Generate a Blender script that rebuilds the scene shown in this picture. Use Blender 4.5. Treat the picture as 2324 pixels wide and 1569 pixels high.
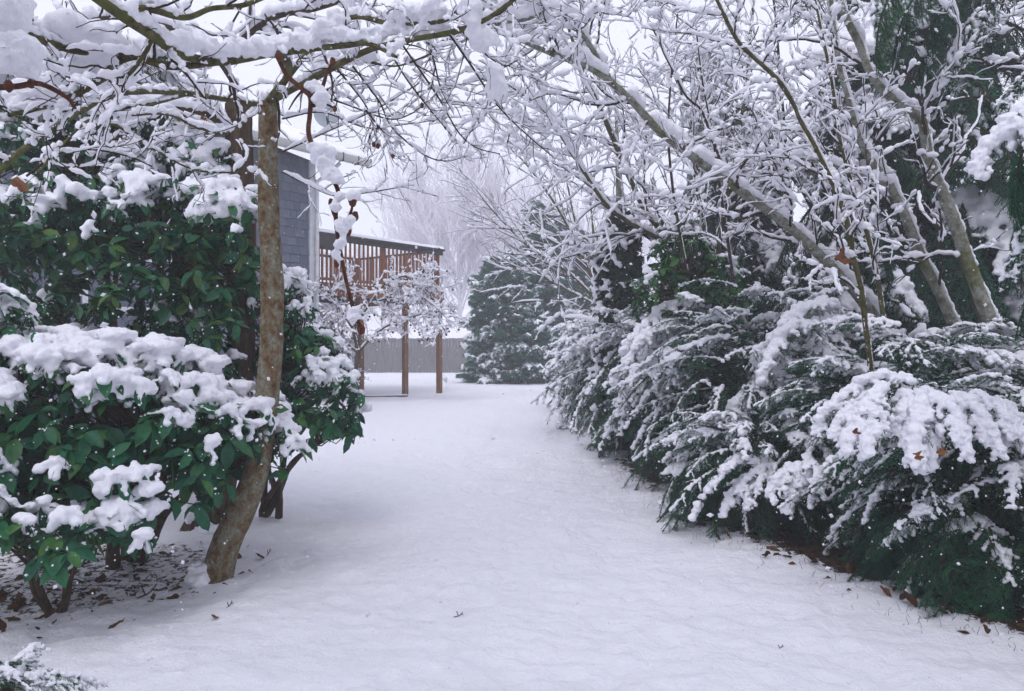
import bpy, math, random
import numpy as np
from mathutils import Vector, Matrix

scene = bpy.context.scene
for _o in list(bpy.data.objects):
    bpy.data.objects.remove(_o, do_unlink=True)
COL = scene.collection
RNG = np.random.default_rng(20240113)

# ------------------------------------------------------------------ camera
CAM_H = 1.45
FPX = 1743.0            # focal length in pixels of a 2324 px wide picture
cam_data = bpy.data.cameras.new("camera")
cam_data.lens = 27.0
cam_data.sensor_width = 36.0
cam_data.clip_start = 0.05
cam_data.clip_end = 600.0
cam = bpy.data.objects.new("camera", cam_data)
cam.location = (0.0, 0.0, CAM_H)
cam.rotation_euler = (math.radians(90.0), 0.0, 0.0)
COL.objects.link(cam)
scene.camera = cam

# ------------------------------------------------------------------ sky and sun (overcast, snowing)
SUN_EL, SUN_AZ = math.radians(58.0), math.radians(200.0)
world = bpy.data.worlds.new("World")
scene.world = world
world.use_nodes = True
wn = world.node_tree.nodes
wl = world.node_tree.links
for n in list(wn):
    wn.remove(n)
w_out = wn.new("ShaderNodeOutputWorld")
w_bg = wn.new("ShaderNodeBackground")
w_sky = wn.new("ShaderNodeTexSky")
w_sky.sky_type = 'NISHITA'
w_sky.sun_disc = False
w_sky.sun_elevation = SUN_EL
w_sky.sun_rotation = SUN_AZ
w_mix = wn.new("ShaderNodeMix")
w_mix.data_type = 'RGBA'
w_mix.inputs[0].default_value = 0.88          # a closed cloud deck over the blue sky
w_cloud = wn.new("ShaderNodeTexNoise")
w_cloud.inputs["Scale"].default_value = 1.6
w_cloud.inputs["Detail"].default_value = 4.0
w_ramp = wn.new("ShaderNodeValToRGB")
w_ramp.color_ramp.elements[0].position = 0.25
w_ramp.color_ramp.elements[0].color = (7.45, 7.6, 8.95, 1)
w_ramp.color_ramp.elements[1].position = 0.75
w_ramp.color_ramp.elements[1].color = (8.3, 8.45, 9.7, 1)
wl.new(w_cloud.outputs[0], w_ramp.inputs[0])
wl.new(w_sky.outputs[0], w_mix.inputs[6])
wl.new(w_ramp.outputs[0], w_mix.inputs[7])
wl.new(w_mix.outputs[2], w_bg.inputs[0])
w_bg.inputs[1].default_value = 0.11
wl.new(w_bg.outputs[0], w_out.inputs[0])

sun_data = bpy.data.lights.new("sun", 'SUN')
sun_data.energy = 0.9
sun_data.angle = math.radians(35.0)
sun_data.color = (1.0, 0.985, 0.98)
sun = bpy.data.objects.new("sun", sun_data)
# the sky's sun_rotation turns clockwise from +Y; the lamp shines from that same side
sun.rotation_euler = (math.radians(90) - SUN_EL, 0, math.pi - SUN_AZ)
sun.location = (0, 0, 30)
COL.objects.link(sun)

scene.view_settings.view_transform = 'Standard'
scene.view_settings.look = 'None'
scene.view_settings.gamma = 1.0
scene.view_settings.use_curve_mapping = False
scene.view_settings.exposure = 0.27

scene.cycles.use_denoising = True
scene.cycles.use_adaptive_sampling = True
scene.cycles.adaptive_threshold = 0.04
scene.cycles.max_bounces = 6
scene.cycles.diffuse_bounces = 4
scene.cycles.glossy_bounces = 2
scene.cycles.transmission_bounces = 2
scene.cycles.volume_bounces = 1
scene.cycles.transparent_max_bounces = 4
scene.cycles.sample_clamp_indirect = 6.0
scene.cycles.volume_step_rate = 4.0

# ------------------------------------------------------------------ helpers: noise
def _hash(ix, iy, iz, seed):
    h = ix * np.uint32(374761393) + iy * np.uint32(668265263) + iz * np.uint32(2147483647) + np.uint32((seed * 974634541) & 0xffffffff)
    h = (h ^ (h >> np.uint32(13))) * np.uint32(1274126177)
    h = (h ^ (h >> np.uint32(15))) * np.uint32(2246822519)
    h = h ^ (h >> np.uint32(16))
    return h * (1.0 / 4294967296.0)

def vnoise(p, seed=0):
    p = np.asarray(p, dtype=np.float64) + 1000.0
    i = np.floor(p)
    f = p - i
    i = i.astype(np.int64).astype(np.uint32)
    f = f * f * (3 - 2 * f)
    r = 0
    for dx in (0, 1):
        wx = f[..., 0] if dx else 1 - f[..., 0]
        for dy in (0, 1):
            wy = f[..., 1] if dy else 1 - f[..., 1]
            for dz in (0, 1):
                wz = f[..., 2] if dz else 1 - f[..., 2]
                r = r + wx * wy * wz * _hash(i[..., 0] + np.uint32(dx), i[..., 1] + np.uint32(dy), i[..., 2] + np.uint32(dz), seed)
    return r

def fbm(p, octaves=3, seed=0):
    a, s, t = 1.0, 0.0, 0.0
    p = np.asarray(p, dtype=np.float64)
    for o in range(octaves):
        s = s + a * vnoise(p * (2.03 ** o), seed + o * 17)
        t += a
        a *= 0.5
    return s / t

def nrm(v):
    return v / np.maximum(np.linalg.norm(v, axis=-1, keepdims=True), 1e-9)

def W(px, py, Y):
    """a point of the place: where the sight line through a picture point meets depth Y"""
    return np.array([(px - 1162.0) / FPX * Y, Y, CAM_H - (py - 784.5) / FPX * Y])

def WP(pts):
    return np.array([W(*p) for p in pts])

# ------------------------------------------------------------------ helpers: meshes
def mesh_from(name, V, quads=None, tris=None, mats=(), midx=None, smooth=True, rnd=None):
    V = np.asarray(V, dtype=np.float32).reshape(-1, 3)
    me = bpy.data.meshes.new(name)
    loops, starts, k = [], [], 0
    nf = 0
    if quads is not None and len(quads):
        q = np.asarray(quads, dtype=np.int32).reshape(-1, 4)
        loops.append(q.ravel()); starts.append(np.arange(len(q)) * 4); k = q.size; nf += len(q)
    if tris is not None and len(tris):
        t = np.asarray(tris, dtype=np.int32).reshape(-1, 3)
        loops.append(t.ravel()); starts.append(k + np.arange(len(t)) * 3); nf += len(t)
    loops = np.concatenate(loops).astype(np.int32)
    starts = np.concatenate(starts).astype(np.int32)
    me.vertices.add(len(V)); me.vertices.foreach_set("co", V.ravel())
    me.loops.add(len(loops)); me.loops.foreach_set("vertex_index", loops)
    me.polygons.add(nf); me.polygons.foreach_set("loop_start", starts)
    me.polygons.foreach_set("use_smooth", np.full(nf, bool(smooth)))
    for m in mats:
        me.materials.append(m)
    if midx is not None:
        me.polygons.foreach_set("material_index", np.asarray(midx, dtype=np.int32))
    if rnd is not None:
        at = me.attributes.new("rnd", 'FLOAT', 'POINT')
        at.data.foreach_set("value", np.asarray(rnd, dtype=np.float32))
    me.update(calc_edges=True)
    return me

class Buf:
    """collects verts and faces of one mesh"""
    def __init__(self):
        self.V, self.Q, self.T, self.R, self.n = [], [], [], [], 0
    def add(self, V, Q=None, T=None, R=None):
        V = np.asarray(V, dtype=np.float64).reshape(-1, 3)
        if Q is not None and len(Q): self.Q.append(np.asarray(Q).reshape(-1, 4) + self.n)
        if T is not None and len(T): self.T.append(np.asarray(T).reshape(-1, 3) + self.n)
        self.V.append(V)
        self.R.append(np.zeros(len(V)) if R is None else np.broadcast_to(R, (len(V),)))
        self.n += len(V)
        return self
    def box(self, lo, hi, bev=0.0):
        lo, hi = np.minimum(lo, hi), np.maximum(lo, hi)
        x0, y0, z0 = lo; x1, y1, z1 = hi
        V = [(x0,y0,z0),(x1,y0,z0),(x1,y1,z0),(x0,y1,z0),(x0,y0,z1),(x1,y0,z1),(x1,y1,z1),(x0,y1,z1)]
        Q = [(0,3,2,1),(4,5,6,7),(0,1,5,4),(1,2,6,5),(2,3,7,6),(3,0,4,7)]
        return self.add(V, Q)
    def mesh(self, name, mats, smooth=True):
        Q = np.concatenate(self.Q) if self.Q else None
        T = np.concatenate(self.T) if self.T else None
        return mesh_from(name, np.concatenate(self.V), Q, T, mats, None, smooth, np.concatenate(self.R))

def obj(name, me, parent=None, loc=None, kind=None):
    o = bpy.data.objects.new(name, me)
    COL.objects.link(o)
    if parent is not None:
        o.parent = parent
        if loc is None:
            # mesh given in world coordinates; parents never carry scale
            o.matrix_parent_inverse = parent_world(parent).inverted()
    if loc is not None:
        o.location = loc
    if kind:
        o["kind"] = kind
    return o

def parent_world(p):
    m = Matrix.LocRotScale(p.location, p.rotation_euler, None)
    if p.parent is not None:
        m = parent_world(p.parent) @ p.matrix_parent_inverse @ m
    return m

def thing(name, label, cat, loc=(0, 0, 0), rotz=0.0, group=None):
    o = bpy.data.objects.new(name, None)
    o.empty_display_size = 0.2
    COL.objects.link(o)
    o.location = loc
    o.rotation_euler = (0, 0, rotz)
    tag(o, label, cat, group)
    return o

def tag(o, label, cat, group=None):
    o["label"] = label
    o["category"] = cat
    if group: o["group"] = group
    return o

def boxmesh(name, lo, hi, mat, bev=0.006):
    """a box with slightly chamfered edges"""
    lo = np.array(lo, float); hi = np.array(hi, float)
    lo, hi = np.minimum(lo, hi), np.maximum(lo, hi)
    b = min(bev, 0.3 * float(np.min(hi - lo)))
    V, idx = [], {}
    for sx in (0, 1):
        for sy in (0, 1):
            for sz in (0, 1):
                c = np.where([sx, sy, sz], hi, lo)
                d = np.where([sx, sy, sz], -b, b)
                for ax in range(3):
                    p = c + d; p[ax] = c[ax]
                    idx[(sx, sy, sz, ax)] = len(V); V.append(p)
    Q, T = [], []
    for ax in range(3):
        o1, o2 = (ax + 1) % 3, (ax + 2) % 3
        for s in (0, 1):
            ring = []
            for a, bb in ((0, 0), (1, 0), (1, 1), (0, 1)):
                k = [0, 0, 0]; k[ax] = s; k[o1] = a; k[o2] = bb
                ring.append(idx[(*k, ax)])
            Q.append(ring if s else ring[::-1])
        for a in (0, 1):
            for bb in (0, 1):
                k0 = [0, 0, 0]; k1 = [0, 0, 0]
                k0[ax] = 0; k1[ax] = 1
                for k in (k0, k1): k[o1] = a; k[o2] = bb
                q = [idx[(*k0, o1)], idx[(*k1, o1)], idx[(*k1, o2)], idx[(*k0, o2)]]
                Q.append(q if (a == bb) else q[::-1])
    for sx in (0, 1):
        for sy in (0, 1):
            for sz in (0, 1):
                t = [idx[(sx, sy, sz, 0)], idx[(sx, sy, sz, 1)], idx[(sx, sy, sz, 2)]]
                T.append(t if (sx + sy + sz) % 2 else t[::-1])
    return mesh_from(name, V, Q, T, [mat], None, False)

# ---- curves and tubes
def resample(P, R, n):
    """Catmull-Rom through the given points, n samples evenly along the length"""
    P = np.asarray(P, float); R = np.asarray(R, float)
    k = len(P)
    Pe = np.vstack([2 * P[0] - P[1], P, 2 * P[-1] - P[-2]])
    S, SR = [], []
    for i in range(k - 1):
        p0, p1, p2, p3 = Pe[i], Pe[i + 1], Pe[i + 2], Pe[i + 3]
        t = np.linspace(0, 1, 12, endpoint=False)[:, None]
        S.append(0.5 * ((2 * p1) + (-p0 + p2) * t + (2 * p0 - 5 * p1 + 4 * p2 - p3) * t ** 2 + (-p0 + 3 * p1 - 3 * p2 + p3) * t ** 3))
        SR.append(R[i] + (R[i + 1] - R[i]) * t[:, 0])
    S = np.vstack(S + [P[-1:]]); SR = np.concatenate(SR + [R[-1:]])
    d = np.concatenate([[0], np.cumsum(np.linalg.norm(np.diff(S, axis=0), axis=1))])
    u = np.linspace(0, d[-1], n)
    return np.stack([np.interp(u, d, S[:, j]) for j in range(3)], 1), np.interp(u, d, SR)

def frames(P):
    T = np.zeros_like(P)
    T[:, 1:-1] = P[:, 2:] - P[:, :-2]
    T[:, 0] = P[:, 1] - P[:, 0]
    T[:, -1] = P[:, -1] - P[:, -2]
    T = nrm(T)
    m = np.abs(nrm(P[:, -1] - P[:, 0]))
    ref = np.zeros_like(m); ref[np.arange(len(m)), np.argmin(m, axis=1)] = 1.0
    S = nrm(np.cross(T, ref[:, None, :]))
    U = np.cross(S, T)
    return T, S, U

def tubes(P, R, sides=5, jitter=0.0, jscale=8.0, seed=0):
    P = np.asarray(P, float); R = np.asarray(R, float)
    if P.ndim == 2: P, R = P[None], R[None]
    B, n, _ = P.shape
    T, S, U = frames(P)
    a = np.arange(sides) / sides * 2 * np.pi
    rr = np.broadcast_to(R[:, :, None], (B, n, sides)).copy()
    D = S[:, :, None, :] * np.cos(a)[None, None, :, None] + U[:, :, None, :] * np.sin(a)[None, None, :, None]
    if jitter:
        q = P[:, :, None, :] + D * rr[..., None]
        rr *= 1 + jitter * (2 * fbm(q * jscale, 3, seed) - 1)
    V = P[:, :, None, :] + D * rr[..., None]
    base = (np.arange(B) * n * sides)[:, None, None]
    i = (np.arange(n - 1) * sides)[None, :, None]
    j = np.arange(sides)[None, None, :]; j2 = (j + 1) % sides
    Q = np.stack([base + i + j, base + i + j2, base + i + sides + j2, base + i + sides + j], -1)
    return V.reshape(-1, 3), Q.reshape(-1, 4)

def snow_strip(P, R, s, cover, rng, sides=6, power=1.2, lump=0.6, wide=1.0, fine=2, knot=3):
    """snow lying along the upper side of branches: thick where they run level, in lumps with gaps"""
    P = np.asarray(P, float); R = np.asarray(R, float)
    if P.ndim == 2: P, R = P[None], R[None]
    if fine > 1:
        B, n, _ = P.shape
        q = np.linspace(0, n - 1, (n - 1) * fine + 1); i = np.clip(q.astype(int), 0, n - 2); f = q - i
        P = P[:, i] * (1 - f)[None, :, None] + P[:, i + 1] * f[None, :, None]
        R = R[:, i] * (1 - f) + R[:, i + 1] * f
    B, n, _ = P.shape
    T = np.zeros_like(P)
    T[:, 1:-1] = P[:, 2:] - P[:, :-2]; T[:, 0] = P[:, 1] - P[:, 0]; T[:, -1] = P[:, -1] - P[:, -2]
    T = nrm(T)
    h = np.sqrt(np.clip(1 - T[..., 2] ** 2, 0, 1)) ** power
    def smooth_rand(k):
        m = n // k + 3
        u = rng.random((B, m)); q = np.arange(n) / k + rng.random((B, 1)); i = np.minimum(q.astype(int), m - 2); f = q - i
        f = f * f * (3 - 2 * f); r = np.arange(B)[:, None]
        return u[r, i] * (1 - f) + u[r, i + 1] * f
    u = 0.4 * smooth_rand(knot * 2) + 0.6 * smooth_rand(knot)
    off = rng.random((B, 1)) * 0.3 - 0.15
    amt = np.clip((u + off - (0.95 - 0.9 * cover)) / 0.22, 0, 1) ** 0.7 * (1 - lump * 0.7 + lump * 1.3 * smooth_rand(max(2, knot - 1))) * h
    end = np.minimum(np.arange(n), np.arange(n)[::-1]) / 2.0
    amt = amt * np.clip(end, 0, 1)[None] ** 0.5
    amt = np.where(amt > 0.03, 0.25 + 0.8 * amt, 0) * np.clip(end * 2, 0, 1)[None]
    s = np.broadcast_to(np.asarray(s, float).reshape(-1, 1), (B, 1))
    on = amt > 0.03
    w = np.where(on, R * 0.6 + s * amt * wide, R * 0.3)
    hh = np.where(on, s * amt * 1.05, R * 0.3)
    up = np.array([0, 0, 1.0])
    S = np.cross(T, up); bad = np.linalg.norm(S, axis=-1) < 0.15
    S[bad] = np.array([1.0, 0, 0]); S = nrm(S)
    U = nrm(np.cross(S, T)); U = nrm(U * 0.5 + up * 0.5)
    C = P + U * np.where(on, R * 0.55 + hh * 0.78, 0)[..., None] + (rng.random((B, n, 3)) - 0.5) * (w * 0.25)[..., None]
    a = np.arange(sides) / sides * 2 * np.pi + 0.3
    j = 0.9 + 0.2 * rng.random((B, n, sides))
    V = C[:, :, None, :] + (S[:, :, None, :] * (np.cos(a) * w[..., None] * j)[..., None]
                            + U[:, :, None, :] * (np.sin(a) * hh[..., None] * j)[..., None])
    base = (np.arange(B) * n * sides)[:, None, None]
    i = (np.arange(n - 1) * sides)[None, :, None]
    k = np.arange(sides)[None, None, :]; k2 = (k + 1) % sides
    Q = np.stack([base + i + k, base + i + k2, base + i + sides + k2, base + i + sides + k], -1)
    Q = Q[(on[:, :-1] | on[:, 1:])].reshape(-1, 4)
    V = V.reshape(-1, 3)
    used = np.zeros(len(V), bool); used[Q.ravel()] = True
    remap = np.cumsum(used) - 1
    return V[used], remap[Q]

def grow(P, R, per, t0, t1, L, ang, n, rng, wob=0.25, grav=0.0, ratio=0.6, rmin=0.0015, bias=(0, 0, 0), lvar=0.5, tip=0.35, taper_len=0.5):
    """side branches of a set of branches P (B,m,3)"""
    P = np.asarray(P, float); R = np.asarray(R, float)
    B, m, _ = P.shape
    K = B * per
    pi = np.repeat(np.arange(B), per)
    t = t0 + (t1 - t0) * ((np.tile(np.arange(per), B) + rng.random(K)) / per)
    x = t * (m - 1); i = np.clip(x.astype(int), 0, m - 2); f = (x - i)[:, None]
    p = P[pi, i] * (1 - f) + P[pi, i + 1] * f
    r = R[pi, i] * (1 - f[:, 0]) + R[pi, i + 1] * f[:, 0]
    tan = nrm(P[pi, i + 1] - P[pi, i])
    q = rng.normal(size=(K, 3)); q = nrm(q - (q * tan).sum(1, keepdims=True) * tan)
    a = np.radians(ang[0] + (ang[1] - ang[0]) * rng.random(K))[:, None]
    d = nrm(np.cos(a) * tan + np.sin(a) * q + np.asarray(bias))
    ln = L * (1 - taper_len * t) * (1 - lvar + 2 * lvar * rng.random(K))
    step = (ln / (n - 1))[:, None]
    out = np.zeros((K, n, 3)); out[:, 0] = p
    for k in range(1, n):
        d = nrm(d + rng.normal(size=(K, 3)) * wob + np.array([0, 0, grav]))
        out[:, k] = out[:, k - 1] + d * step
    r0 = np.maximum(r * ratio * (0.7 + 0.6 * rng.random(K)), rmin)
    rad = r0[:, None] * np.linspace(1, tip, n)[None, :]
    return out, np.maximum(rad, rmin * 0.7)

# ---- stamping one small shape many times into a mesh
def stamp(Tv, Tf, X, Y, Z, pos):
    N, m = len(pos), len(Tv)
    V = (pos[:, None, :] + Tv[None, :, 0:1] * X[:, None, :] + Tv[None, :, 1:2] * Y[:, None, :] + Tv[None, :, 2:3] * Z[:, None, :])
    F = np.asarray(Tf)[None] + (np.arange(N) * m)[:, None, None]
    return V.reshape(-1, 3), F.reshape(-1, len(Tf[0]))

def ico(sub):
    g = (1 + 5 ** 0.5) / 2
    V = [(-1,g,0),(1,g,0),(-1,-g,0),(1,-g,0),(0,-1,g),(0,1,g),(0,-1,-g),(0,1,-g),(g,0,-1),(g,0,1),(-g,0,-1),(-g,0,1)]
    V = [np.array(v) / np.linalg.norm(v) for v in V]
    F = [(0,11,5),(0,5,1),(0,1,7),(0,7,10),(0,10,11),(1,5,9),(5,11,4),(11,10,2),(10,7,6),(7,1,8),(3,9,4),(3,4,2),(3,2,6),(3,6,8),(3,8,9),(4,9,5),(2,4,11),(6,2,10),(8,6,7),(9,8,1)]
    for _ in range(sub):
        cache, F2 = {}, []
        def mid(a, b):
            k = (min(a, b), max(a, b))
            if k not in cache:
                v = V[a] + V[b]; V.append(v / np.linalg.norm(v)); cache[k] = len(V) - 1
            return cache[k]
        for a, b, c in F:
            ab, bc, ca = mid(a, b), mid(b, c), mid(c, a)
            F2 += [(a, ab, ca), (b, bc, ab), (c, ca, bc), (ab, bc, ca)]
        F = F2
    return np.array(V), np.array(F)
ICO1, ICO2 = ico(1), ico(2)
ICO0 = ico(0)
def octa_ball():
    V = [np.array(v, float) for v in ((1, 0, 0), (-1, 0, 0), (0, 1, 0), (0, -1, 0), (0, 0, 1), (0, 0, -1))]
    F = [(0, 2, 4), (2, 1, 4), (1, 3, 4), (3, 0, 4), (2, 0, 5), (1, 2, 5), (3, 1, 5), (0, 3, 5)]
    cache, F2 = {}, []
    def mid(a, b):
        k = (min(a, b), max(a, b))
        if k not in cache: V.append(nrm(V[a] + V[b])); cache[k] = len(V) - 1
        return cache[k]
    for a, b, c in F:
        ab, bc, ca = mid(a, b), mid(b, c), mid(c, a)
        F2 += [(a, ab, ca), (b, bc, ab), (c, ca, bc), (ab, bc, ca)]
    return np.array(V), np.array(F2)
OCT1 = octa_ball()

def rand_basis(N, rng):
    X = nrm(rng.normal(size=(N, 3))); q = rng.normal(size=(N, 3))
    Y = nrm(np.cross(X, q)); Z = np.cross(X, Y)
    return X, Y, Z

TMP = bpy.data.scenes.new("tmp")
def snow_blobs(name, C, S, voxel, mat, rough=0.3, rscale=None, smooth=2, seed=0, crumbs=None):
    """many overlapping lumps melted into one snow cover"""
    C = np.asarray(C, float); S = np.asarray(S, float)
    Tv, Tf = ICO1
    N = len(C)
    rng = np.random.default_rng(seed + 5)
    V = C[:, None, :] + Tv[None] * S[:, None, :] * (0.88 + 0.24 * rng.random((N, len(Tv), 1)))
    F = Tf[None] + (np.arange(N) * len(Tv))[:, None, None]
    me = mesh_from(name + "_tmp", V.reshape(-1, 3), None, F.reshape(-1, 3))
    o = bpy.data.objects.new("tmp", me); TMP.collection.objects.link(o)
    m = o.modifiers.new("r", 'REMESH'); m.mode = 'VOXEL'; m.voxel_size = voxel
    if smooth:
        s = o.modifiers.new("s", 'SMOOTH'); s.factor = 0.5; s.iterations = smooth
    vl = TMP.view_layers[0]; vl.update()
    ev = o.evaluated_get(vl.depsgraph)
    em = bpy.data.meshes.new_from_object(ev)
    nv = len(em.vertices)
    co = np.empty(nv * 3, np.float32); em.vertices.foreach_get("co", co); co = co.reshape(-1, 3).astype(float)
    no = np.empty(nv * 3, np.float32); em.vertex_normals.foreach_get("vector", no); no = no.reshape(-1, 3)
    d = (fbm(co / (voxel * 4.2), 2, seed) - 0.5) * 6.5 * rough * voxel + (vnoise(co / (voxel * 1.6), seed + 3) - 0.5) * 2.8 * rough * voxel
    co = co + no * d[:, None]
    lv = np.empty(len(em.loops), np.int32); em.loops.foreach_get("vertex_index", lv)
    b = Buf().add(co, lv.reshape(-1, 4))
    if crumbs is not None:
        # loose crumbs of powder round the pads
        cp, cr = crumbs; K = len(cp); X, Y, Z = rand_basis(K, rng)
        cr = np.asarray(cr).reshape(-1, 1)
        V2, F2 = stamp(OCT1[0][:6], np.array([(0, 2, 4), (2, 1, 4), (1, 3, 4), (3, 0, 4), (2, 0, 5), (1, 2, 5), (3, 1, 5), (0, 3, 5)]), X * cr * 1.25, Y * cr, Z * cr * 0.8, cp)
        b.add(V2, None, F2)
    bpy.data.meshes.remove(em)
    em = b.mesh(name, [mat])
    bpy.data.objects.remove(o, do_unlink=True); bpy.data.meshes.remove(me)
    return em

# ------------------------------------------------------------------ materials
MATS = {}
def new_mat(name):
    m = bpy.data.materials.new(name); m.use_nodes = True
    nt = m.node_tree
    b = nt.nodes["Principled BSDF"]
    MATS[name] = m
    return m, nt, b

def N(nt, t, **kw):
    n = nt.nodes.new(t)
    for k, v in kw.items():
        if hasattr(n, k): setattr(n, k, v)
        else: n.inputs[k].default_value = v
    return n

def ramp(nt, src, stops):
    r = nt.nodes.new("ShaderNodeValToRGB")
    cr = r.color_ramp
    while len(cr.elements) < len(stops): cr.elements.new(0.5)
    for e, (p, c) in zip(cr.elements, stops):
        e.position = p; e.color = (*c, 1)
    nt.links.new(src, r.inputs[0])
    return r

def bump(nt, src, b, strength, dist):
    n = nt.nodes.new("ShaderNodeBump"); n.inputs["Strength"].default_value = strength; n.inputs["Distance"].default_value = dist
    nt.links.new(src, n.inputs["Height"]); nt.links.new(n.outputs[0], b.inputs["Normal"])
    return n

def geo_pos(nt):
    return nt.nodes.new("ShaderNodeNewGeometry").outputs["Position"]

def noise_tex(nt, scale, detail=4.0, coord=None, rough=0.55, stretch=None):
    t = N(nt, "ShaderNodeTexNoise"); t.inputs["Scale"].default_value = scale; t.inputs["Detail"].default_value = detail
    t.inputs["Roughness"].default_value = rough
    src = coord if coord is not None else geo_pos(nt)
    if stretch:
        mp = N(nt, "ShaderNodeMapping"); mp.inputs["Scale"].default_value = stretch
        nt.links.new(src, mp.inputs[0]); src = mp.outputs[0]
    nt.links.new(src, t.inputs["Vector"])
    return t

def mixc(nt, fac, a, b):
    m = nt.nodes.new("ShaderNodeMix"); m.data_type = 'RGBA'
    for s, v in ((0, fac), (6, a), (7, b)):
        if hasattr(v, "is_linked") or hasattr(v, "node"): nt.links.new(v, m.inputs[s])
        elif s == 0: m.inputs[0].default_value = v
        else: m.inputs[s].default_value = (*v, 1)
    return m.outputs[2]

def rnd_src(nt):
    a = N(nt, "ShaderNodeAttribute"); a.attribute_name = "rnd"
    o = N(nt, "ShaderNodeObjectInfo")
    ad = N(nt, "ShaderNodeMath", operation='ADD')
    nt.links.new(a.outputs["Fac"], ad.inputs[0]); nt.links.new(o.outputs["Random"], ad.inputs[1])
    fr = N(nt, "ShaderNodeMath", operation='FRACT'); nt.links.new(ad.outputs[0], fr.inputs[0])
    return fr.outputs[0]

def make_snow():
    m, nt, b = new_mat("snow")
    n1 = noise_tex(nt, 55, 4, rough=0.7)
    n2 = noise_tex(nt, 9, 3)
    c = ramp(nt, n2.outputs[0], [(0.3, (0.86, 0.858, 0.93)), (0.7, (0.91, 0.905, 0.955))])
    nt.links.new(c.outputs[0], b.inputs["Base Color"])
    b.inputs["Roughness"].default_value = 0.75
    b.inputs["Specular IOR Level"].default_value = 0.2
    bump(nt, n1.outputs[0], b, 0.5, 0.02)
    return m
M_SNOW = make_snow()

def make_bark(name, cols, scale, stretch=(1, 1, 0.35), bumpd=0.012, moss=None, moss_thr=(0.5, 0.62), rough=0.9, sub=6):
    m, nt, b = new_mat(name)
    n1 = noise_tex(nt, scale, 5, stretch=stretch, rough=0.65)
    n2 = noise_tex(nt, scale * sub, 4, stretch=stretch, rough=0.7)
    k = len(cols)
    c = ramp(nt, n1.outputs[0], [(0.32 + 0.36 * i / (k - 1), cols[i]) for i in range(k)]).outputs[0]
    dk = ramp(nt, n2.outputs[0], [(0.35, (0.45, 0.42, 0.38)), (0.6, (1, 1, 1))])
    mm = nt.nodes.new("ShaderNodeMix"); mm.data_type = 'RGBA'; mm.blend_type = 'MULTIPLY'; mm.inputs[0].default_value = 0.8
    nt.links.new(c, mm.inputs[6]); nt.links.new(dk.outputs[0], mm.inputs[7])
    c = mm.outputs[2]
    if moss:
        n3 = noise_tex(nt, 4.5, 4, rough=0.7)
        f = ramp(nt, n3.outputs[0], [(moss_thr[0], (0, 0, 0)), (moss_thr[1], (1, 1, 1))])
        c = mixc(nt, f.outputs[0], c, moss)
    nt.links.new(c, b.inputs["Base Color"])
    b.inputs["Roughness"].default_value = rough
    b.inputs["Specular IOR Level"].default_value = 0.25
    ad = N(nt, "ShaderNodeMath", operation='ADD')
    nt.links.new(n1.outputs[0], ad.inputs[0]); nt.links.new(n2.outputs[0], ad.inputs[1])
    bump(nt, ad.outputs[0], b, 0.7, bumpd)
    return m
M_TRUNK = make_bark("alder_bark", [(0.10, 0.055, 0.025), (0.20, 0.125, 0.06), (0.25, 0.235, 0.165), (0.33, 0.335, 0.26)], 19, (1, 1, 0.75), 0.03, sub=3)
M_BARK2 = make_bark("brown_bark", [(0.035, 0.024, 0.016), (0.085, 0.055, 0.032), (0.14, 0.095, 0.055)], 16, (1, 1, 0.25), 0.03)
M_BIRCH = make_bark("pale_bark", [(0.10, 0.10, 0.06), (0.22, 0.225, 0.17), (0.33, 0.345, 0.30), (0.40, 0.41, 0.37)], 13, (1, 1, 1.0), 0.012, (0.10, 0.11, 0.03), (0.54, 0.68), sub=3)
M_MOSS = make_bark("mossy_bark", [(0.05, 0.04, 0.02), (0.10, 0.09, 0.035), (0.17, 0.17, 0.08)], 16, (1, 1, 1), 0.01, (0.10, 0.115, 0.03), (0.50, 0.64))
M_TWIG = make_bark("dark_twig", [(0.022, 0.016, 0.013), (0.05, 0.034, 0.026), (0.075, 0.055, 0.04)], 30, (1, 1, 1), 0.003)
M_GTWIG = make_bark("olive_twig", [(0.04, 0.035, 0.015), (0.09, 0.085, 0.03), (0.13, 0.12, 0.05)], 25, (1, 1, 1), 0.003)
M_RED = make_bark("red_twig", [(0.055, 0.02, 0.013), (0.11, 0.042, 0.026), (0.17, 0.085, 0.055)], 40, (1, 1, 1), 0.003)
M_FROST0 = make_bark("frosted_bark", [(0.60, 0.55, 0.585), (0.72, 0.68, 0.72), (0.82, 0.79, 0.83)], 6, (1, 1, 1), 0.003)
M_POST = make_bark("post_wood", [(0.12, 0.055, 0.028), (0.24, 0.12, 0.06), (0.33, 0.19, 0.105)], 7, (6, 6, 0.5), 0.006)
M_RAIL = make_bark("red_cedar", [(0.16, 0.055, 0.025), (0.30, 0.115, 0.05), (0.38, 0.18, 0.085)], 6, (6, 6, 0.5), 0.005)
M_DARKWOOD = make_bark("dark_wood", [(0.03, 0.026, 0.024), (0.055, 0.047, 0.042), (0.08, 0.07, 0.06)], 6, (4, 4, 1), 0.005)
M_FENCE = make_bark("grey_fence_wood", [(0.16, 0.16, 0.17), (0.22, 0.22, 0.23), (0.28, 0.28, 0.29)], 5, (5, 5, 0.4), 0.006)

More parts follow.
